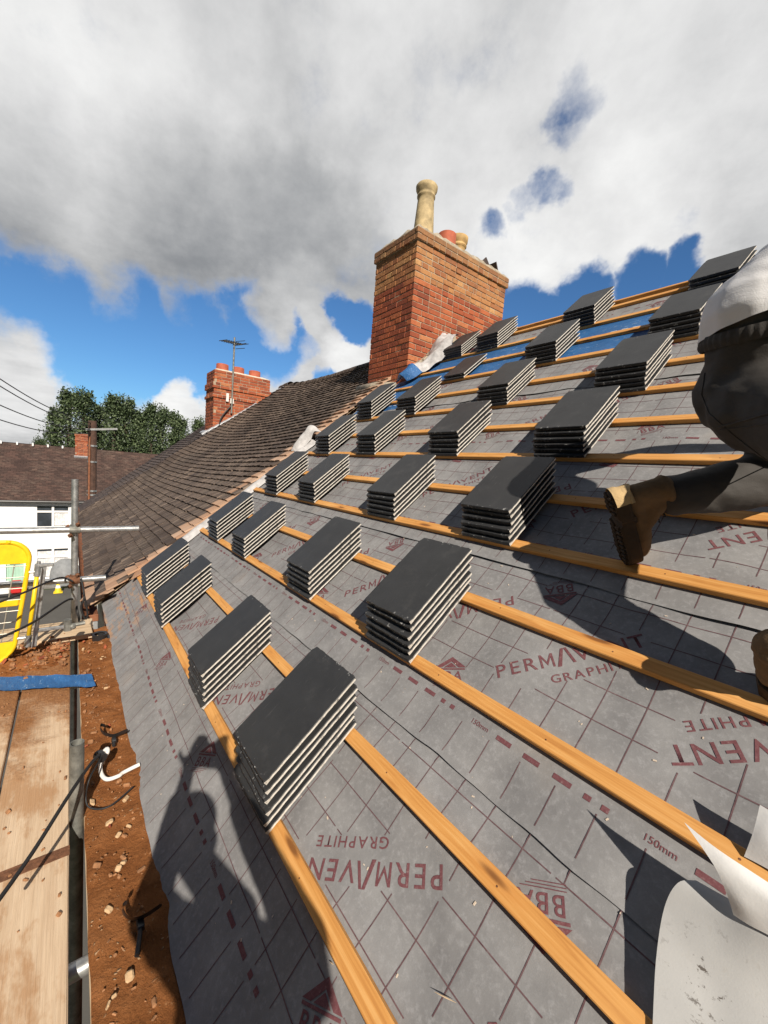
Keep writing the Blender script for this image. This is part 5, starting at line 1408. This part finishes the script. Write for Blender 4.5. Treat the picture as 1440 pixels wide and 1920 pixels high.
# trousers
b = MB()
soup_sphere(b, pel + rw(-.035, -.02, -.005), .138, None, (1, 1, 1)); soup_sphere(b, hipL + rw(-.02, .03, .0), .128); soup_sphere(b, hipR + rw(-.015, -.01, .0), .130)
chain(b, [pel, pel.lerp(waist, .95)], [.148, .142])
chain(b, [hipL, hipL.lerp(kl, .5), kl, kl.lerp(al, .3), al.lerp(kl, .1)], [.132, .112, .078, .090, .070])
chain(b, [hipR, hipR.lerp(kr, .5), kr, kr.lerp(ar, .35), ar.lerp(kr, .06)], [.132, .108, .082, .080, .072])
def wr(c):
    return .005 * noise.noise(Vector((c.x * 5, c.y * 5, c.z * 9))) + .011 * (.4 - abs(noise.noise(Vector((c.x * 6 + c.z * 7, c.y * 6 - c.z * 5, c.z * 10 + c.x * 4))))) + .006 * noise.noise(Vector((c.x * 13 + c.z * 9, c.y * 13, c.z * 17))) + .0015 * noise.noise(c * 45)
tr_ = fuse('trousers', b, .009, M['trousers'], wk, 8, wr)
# gathered elastic waistband, following the waist
wb = MB(); ax_ = (waist - pel).normalized(); x_ = ax_.cross(Vector((0, 0, 1))).normalized(); y_ = ax_.cross(x_); rows = []
cw_ = pel.lerp(waist, .78)
for i in range(6):
    z_ = -.020 + .040 * i / 5; R__ = []
    for k in range(161):
        a_ = k * 2 * math.pi / 160; pu = .0030 * math.sin(a_ * 46) * (1 if i in (1, 2, 3, 4) else .3) * (1 - .7 * (i == 3)); bul = .005 * math.sin(i / 5 * math.pi)
        R__.append(cw_ + ax_ * z_ + (x_ * math.cos(a_) + y_ * math.sin(a_)) * (.1510 + pu + bul))
    rows.append(R__)
wb.grid(rows); wb.build('waistband', M['trousers'], tr_, smooth=True, fix=False)
# stitched side seam and slanted pocket welt, laid on the cloth
from mathutils.bvhtree import BVHTree
_bv = BVHTree.FromPolygons([v.co + wk.matrix_world.translation for v in tr_.data.vertices], [tuple(p.vertices) for p in tr_.data.polygons])
def on_cloth(poly, off=.001):
    res = []
    for (a_, b_) in zip(poly[:-1], poly[1:]):
        for k in range(8):
            x_, y2 = a_[0] + (b_[0] - a_[0]) * k / 8, a_[1] + (b_[1] - a_[1]) * k / 8
            d_ = Vector(ray(x_, y2).tolist()).normalized(); h_ = _bv.ray_cast(Vector(CW.tolist()), d_)
            if h_[0] is not None: res.append(h_[0] + h_[1] * off)
    return res
for poly, r_ in (([(1322, 700), (1316, 740), (1330, 775), (1375, 815), (1432, 858), (1500, 900)], .0018), ([(1350, 800), (1390, 790), (1440, 776), (1520, 760)], .0030), ([(1350, 806), (1400, 800), (1450, 792), (1520, 780)], .0016)):
    pts_ = on_cloth(poly)
    if len(pts_) > 3: m_ = MB(); m_.tube(pts_, r_, 6); m_.build('seam', M['trousers'], tr_, smooth=True)
# T-shirt
b = MB()
chain(b, [pel.lerp(waist, .55), pel.lerp(waist, 1.0), waist.lerp(chest, .5), chest], [.160, .158, .152, .152]); chain(b, [shL, chest, shR], [.085, .140, .085])
chain(b, [shL, shL.lerp(elL, .55)], [.085, .078]); chain(b, [shR, shR.lerp(elR, .55)], [.085, .078]); soup_sphere(b, neck.lerp(chest, .4), .085)
def wr2(c): return .010 * (.4 - abs(noise.noise(Vector((c.x * 7 + c.z * 6, c.y * 6, c.z * 4 - c.x * 3))))) + .003 * noise.noise(Vector((c.x * 18, c.y * 11, c.z * 20)))
fuse('t_shirt', b, .009, M['white_cotton'], wk, 9, wr2, None, (pel.lerp(waist, .93), (waist - pel).normalized() + Vector((-.16, .10, 0))))
bl1 = boot(wk, rw(.360, .990, .285), rw(.06, -.10, -.98), rw(.72, .68, -.10))
bl2 = boot(wk, rw(.805, .625, .004), rw(.80, .28, .05), rw(0, 0, 1), False)

# ---- the photographer behind the camera; only the shadow is seen
FW = Vector((-.786, .611, 0)).normalized(); RT = Vector((.611, .786, 0)); CAM = Vector(CW.tolist()); FD = Vector(ray(720, 960).tolist()).normalized()
hc = Vector((1.265, -1.015, .80)); ph = empty('person', (1.44, -1.03, PZ), 'photographer holding up a phone, seen only as the shadow beside the nearest stack', 'person')
base = Vector((1.475, -.955, 0)); Z = Vector((0, 0, 1))
pe = base + Z * .16; ch_ = base + Z * .50 + FW * .02; nk = base + Z * .66 + FW * .06
b = MB(); P_, R_ = head_parts(b, hc, FW, Z, 1.0); chain(b, [hc - Z * .08, nk, ch_], [.058, .062, .10]); chain(b, [ch_, pe], [.12, .12])
shs = []
for sg in (-1, 1):
    s_ = base + Z * (.62 + .01 * sg) + RT * sg * .165; e_ = Vector((1.35, -.75, .55)) if sg > 0 else Vector((1.12, -1.09, .50)); hnd = CAM - FD * .050 + RT * sg * .080 - Z * .035
    chain(b, [ch_ + Z * .1, s_, s_.lerp(e_, .5), e_, e_.lerp(hnd, .35), hnd], [.08, .055, .048, .042, .040, .027]); shs.append((s_, e_, hnd))
    hand(b, hnd, (Z * .8 - RT * sg * .3 + FW * .05), FW, -sg, .55)
    hp = pe + RT * sg * .09; kn = base + RT * sg * .11 + Z * -.19 + FW * .05; an = base + RT * sg * .11 + Z * (PZ + .10)
    chain(b, [hp, kn, an], [.08, .052, .040])
fuse('body', b, .008, M['skin'], ph, 5); eyes(ph, P_)
hb = MB(); soup_sphere(hb, P_(-.022, 0, .052), .099, R_, (1.02, .90, .92)); fuse('hair', hb, .012, M['hair'], ph, 2)
b = MB(); chain(b, [pe + Z * .04, base + Z * .34, ch_ + Z * .0], [.135, .135, .140]); chain(b, [shs[0][0], ch_ + Z * .05, shs[1][0]], [.070, .12, .070])
for s_, e_, h_ in shs: chain(b, [s_, e_, e_.lerp(h_, .70)], [.072, .062, .044])
fuse('jacket', b, .011, M['dark_cotton'], ph, 6, wr2)
b = MB()
for sg in (-1, 1):
    hp = pe + RT * sg * .085; kn = base + RT * sg * .11 + Z * -.15 + FW * .05; an = base + RT * sg * .11 + Z * (PZ + .10); chain(b, [pe, hp, kn, an], [.13, .105, .080, .066])
fuse('trousers', b, .011, M['trousers'], ph, 6, wr)
for sg in (-1, 1): boot(ph, base + RT * sg * .11 + Z * (PZ + .006) - FW * .06, FW, Z, False)
m_ = MB(); RR = Matrix((RT, FD, RT.cross(FD))).transposed(); m_.box(CAM - FD * .016, (.150, .009, .074), RR, ch=.003)
o = m_.build('phone', M['phone_black'], None, fix=True); tag(o, 'black phone held up by the photographer', 'phone')

# ================================================================== light, sky, camera
sd = -SUN_DIR; SUN_EL = math.asin(sd.z); SUN_AZ = math.atan2(sd.x, sd.y)
L = bpy.data.lights.new('sun', 'SUN'); L.energy = 5.0; L.angle = math.radians(.5); L.color = (1.0, .91, .79)
lo = bpy.data.objects.new('sun', L); COL.objects.link(lo); lo.rotation_euler = SUN_DIR.to_track_quat('-Z', 'Y').to_euler(); lo.location = sd * 30
w = bpy.data.worlds.new('World'); SC.world = w; w.use_nodes = True; nt = w.node_tree; nt.nodes.clear()
class WT(NT):
    def __init__(self, tree): self.t = tree
W = WT(nt)
sky = W.n('ShaderNodeTexSky'); sky.sky_type = 'NISHITA'; sky.sun_disc = False; sky.sun_elevation = SUN_EL; sky.sun_rotation = SUN_AZ; sky.air_density = 1.0; sky.dust_density = .35; sky.ozone_density = 2.2
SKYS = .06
d = W.n('ShaderNodeTexCoord').outputs['Generated']
def nrm(v):
    nd = nt.nodes.new('ShaderNodeVectorMath'); nd.operation = 'NORMALIZE'; W.put(nd.inputs[0], v); return nd.outputs[0]
def dot(v, c):
    nd = nt.nodes.new('ShaderNodeVectorMath'); nd.operation = 'DOT_PRODUCT'; W.put(nd.inputs[0], v); nd.inputs[1].default_value = c; return nd.outputs['Value']
d = nrm(d)
sep = W.n('ShaderNodeSeparateXYZ', Vector=d); zc = W.math('MAXIMUM', sep.outputs['Z'], .0)
inv = W.math('DIVIDE', 1.0, W.math('ADD', zc, .16))
cp = W.n('ShaderNodeCombineXYZ', X=W.math('MULTIPLY', sep.outputs['X'], inv), Y=W.math('MULTIPLY', sep.outputs['Y'], inv), Z=W.math('MULTIPLY', sep.outputs['Z'], .6)).outputs[0]
n1 = W.noise(cp, 1.7, 8, .60, dist=.2); n2 = W.noise(W.addv(cp, (4.2, 1.7, .3)), 4.5, 7, .60); n3 = W.noise(d, 7.0, 7, .62)
wob = W.scalev(W.addv(W.n('ShaderNodeTexNoise', Vector=d, Scale=4.0, Detail=6.0, Roughness=.6).outputs['Color'], (-.5, -.5, -.5)), .20)
dd_ = nrm(W.addv(d, wob))
def pdir(x, y): r = ray(x, y); r = r / np.linalg.norm(r); return tuple(r.tolist())
def blob(c, rad, soft=.55, src=None):
    lo_, hi_ = math.cos(rad * (1 + soft)), math.cos(rad * max(.02, 1 - soft)); return W.step(dot(src or dd_, c), lo_, hi_)
def vmax(lst):
    r = lst[0]
    for q in lst[1:]: r = W.math('MAXIMUM', r, q)
    return r
rad = lambda px, y=700: px / FPX * .80
blue = vmax([blob(pdir(x, y), rad(r)) for x, y, r in ((-120, 640, 130), (20, 610, 75), (130, 640, 95), (250, 645, 95), (360, 660, 90), (470, 640, 70), (545, 645, 45), (655, 600, 45), (600, 720, 40), (980, 590, 60), (1080, 560, 50), (1180, 520, 45), (1270, 505, 35))] +
            [W.math('MULTIPLY', blob(pdir(x, y), rad(r), 1.0), k_) for x, y, r, k_ in ((1082, 178, 22, .50), (1065, 230, 14, .34), (1035, 325, 18, .48), (1005, 350, 16, .38), (940, 425, 18, .46), (985, 385, 12, .3), (1290, 440, 24, .28))] +
            [blob((.815, -.28, .35), 1.15, .25), blob((.5, .5, .5), .5, .4), blob((0, -.9, .45), .55, .4)])
puff = vmax([W.math('MULTIPLY', blob(pdir(x, y), rad(r), .6), k_) for x, y, r, k_ in ((10, 720, 60, 1.0), (90, 735, 38, .9), (-60, 700, 90, 1), (340, 745, 40, .95), (250, 755, 40, .5), (600, 615, 34, .75), (575, 660, 42, .6), (640, 675, 34, .9), (500, 605, 36, .6), (190, 570, 36, .3), (330, 600, 30, .35))])
cov = W.math('ADD', W.math('SUBTRACT', 1.0, blue), puff, clamp=True)
cov = W.math('ADD', cov, W.math('ADD', W.math('MULTIPLY', W.math('SUBTRACT', n1, .5), .70), W.math('MULTIPLY', W.math('SUBTRACT', n3, .5), 1.25)))
cov = W.math('MULTIPLY', W.step(cov, .22, .92), W.step(dot(d, (-.72, .60, .36)), .40, .66))  # clouds kept to the viewed side, so the unseen sky fills shadows less
# cloud shade: lit tops and grey bellies
dark = vmax([W.math('MULTIPLY', blob(pdir(x, y), rad(r), .8), k_) for x, y, r, k_ in ((120, 440, 120, .62), (330, 445, 130, .82), (520, 450, 110, .68), (40, 490, 110, .6), (640, 480, 90, .4), (700, 250, 180, .18), (480, 60, 120, .22), (1290, 330, 150, .15), (-200, 420, 200, .7), (20, 790, 60, .3))])
light = vmax([W.math('MULTIPLY', blob(pdir(x, y), rad(r), .8), k_) for x, y, r, k_ in ((130, 180, 150, .75), (340, 200, 120, .45), (860, 330, 130, .55), (1000, 480, 110, .9), (1180, 420, 120, .8), (1330, 180, 150, .5), (1250, 60, 120, .5), (20, 700, 80, 1.0), (345, 745, 50, .9), (640, 675, 40, .8), (700, 60, 120, .5), (560, 560, 50, .5))])
sh = W.math('ADD', W.math('SUBTRACT', W.math('ADD', .63, W.math('MULTIPLY', light, .34)), W.math('MULTIPLY', dark, .43)), W.math('ADD', W.math('MULTIPLY', W.math('SUBTRACT', n2, .5), .36), W.math('MULTIPLY', W.math('SUBTRACT', n3, .5), .36)))
edge = W.math('SUBTRACT', 1.0, cov)
sh = W.math('ADD', sh, W.math('MULTIPLY', edge, .18))
ccol = W.ramp(sh, [(.0, (.13, .14, .155)), (.28, (.26, .27, .285)), (.52, (.47, .475, .48)), (.75, (.68, .68, .68)), (1.0, (.88, .88, .87))])
bg1 = W.n('ShaderNodeBackground', Strength=SKYS); tint = W.mix(1.0, sky.outputs[0], W.mix(W.step(dot(d, (-.72, .60, .36)), .25, .62), (.22, .23, .27), (.66, 1.08, 1.45)), 'MULTIPLY'); W.put(bg1.inputs['Color'], tint)  # unseen sky behind the camera dimmed on purpose to deepen the shadows
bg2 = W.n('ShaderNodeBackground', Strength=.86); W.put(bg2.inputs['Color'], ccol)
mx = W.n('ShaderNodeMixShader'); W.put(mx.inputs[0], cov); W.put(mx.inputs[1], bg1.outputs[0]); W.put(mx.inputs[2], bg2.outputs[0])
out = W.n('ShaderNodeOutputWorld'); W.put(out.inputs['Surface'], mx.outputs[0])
cam = bpy.data.cameras.new('camera'); co = bpy.data.objects.new('camera', cam); COL.objects.link(co); SC.camera = co
cam.sensor_fit = 'HORIZONTAL'; cam.sensor_width = 36; cam.lens = FPX / 1440 * 36; cam.clip_start = .02; cam.clip_end = 3000
A = MR @ BW.T
co.matrix_world = Matrix(((A[0][0], -A[1][0], -A[2][0], CW[0]), (A[0][1], -A[1][1], -A[2][1], CW[1]), (A[0][2], -A[1][2], -A[2][2], CW[2]), (0, 0, 0, 1)))
SC.view_settings.view_transform = 'Standard'; SC.view_settings.look = 'None'; SC.view_settings.exposure = .36; SC.view_settings.gamma = 1
SC.render.resolution_x = 768; SC.render.resolution_y = 1024
SC.cycles.max_bounces = 6
bpy.context.view_layer.update()
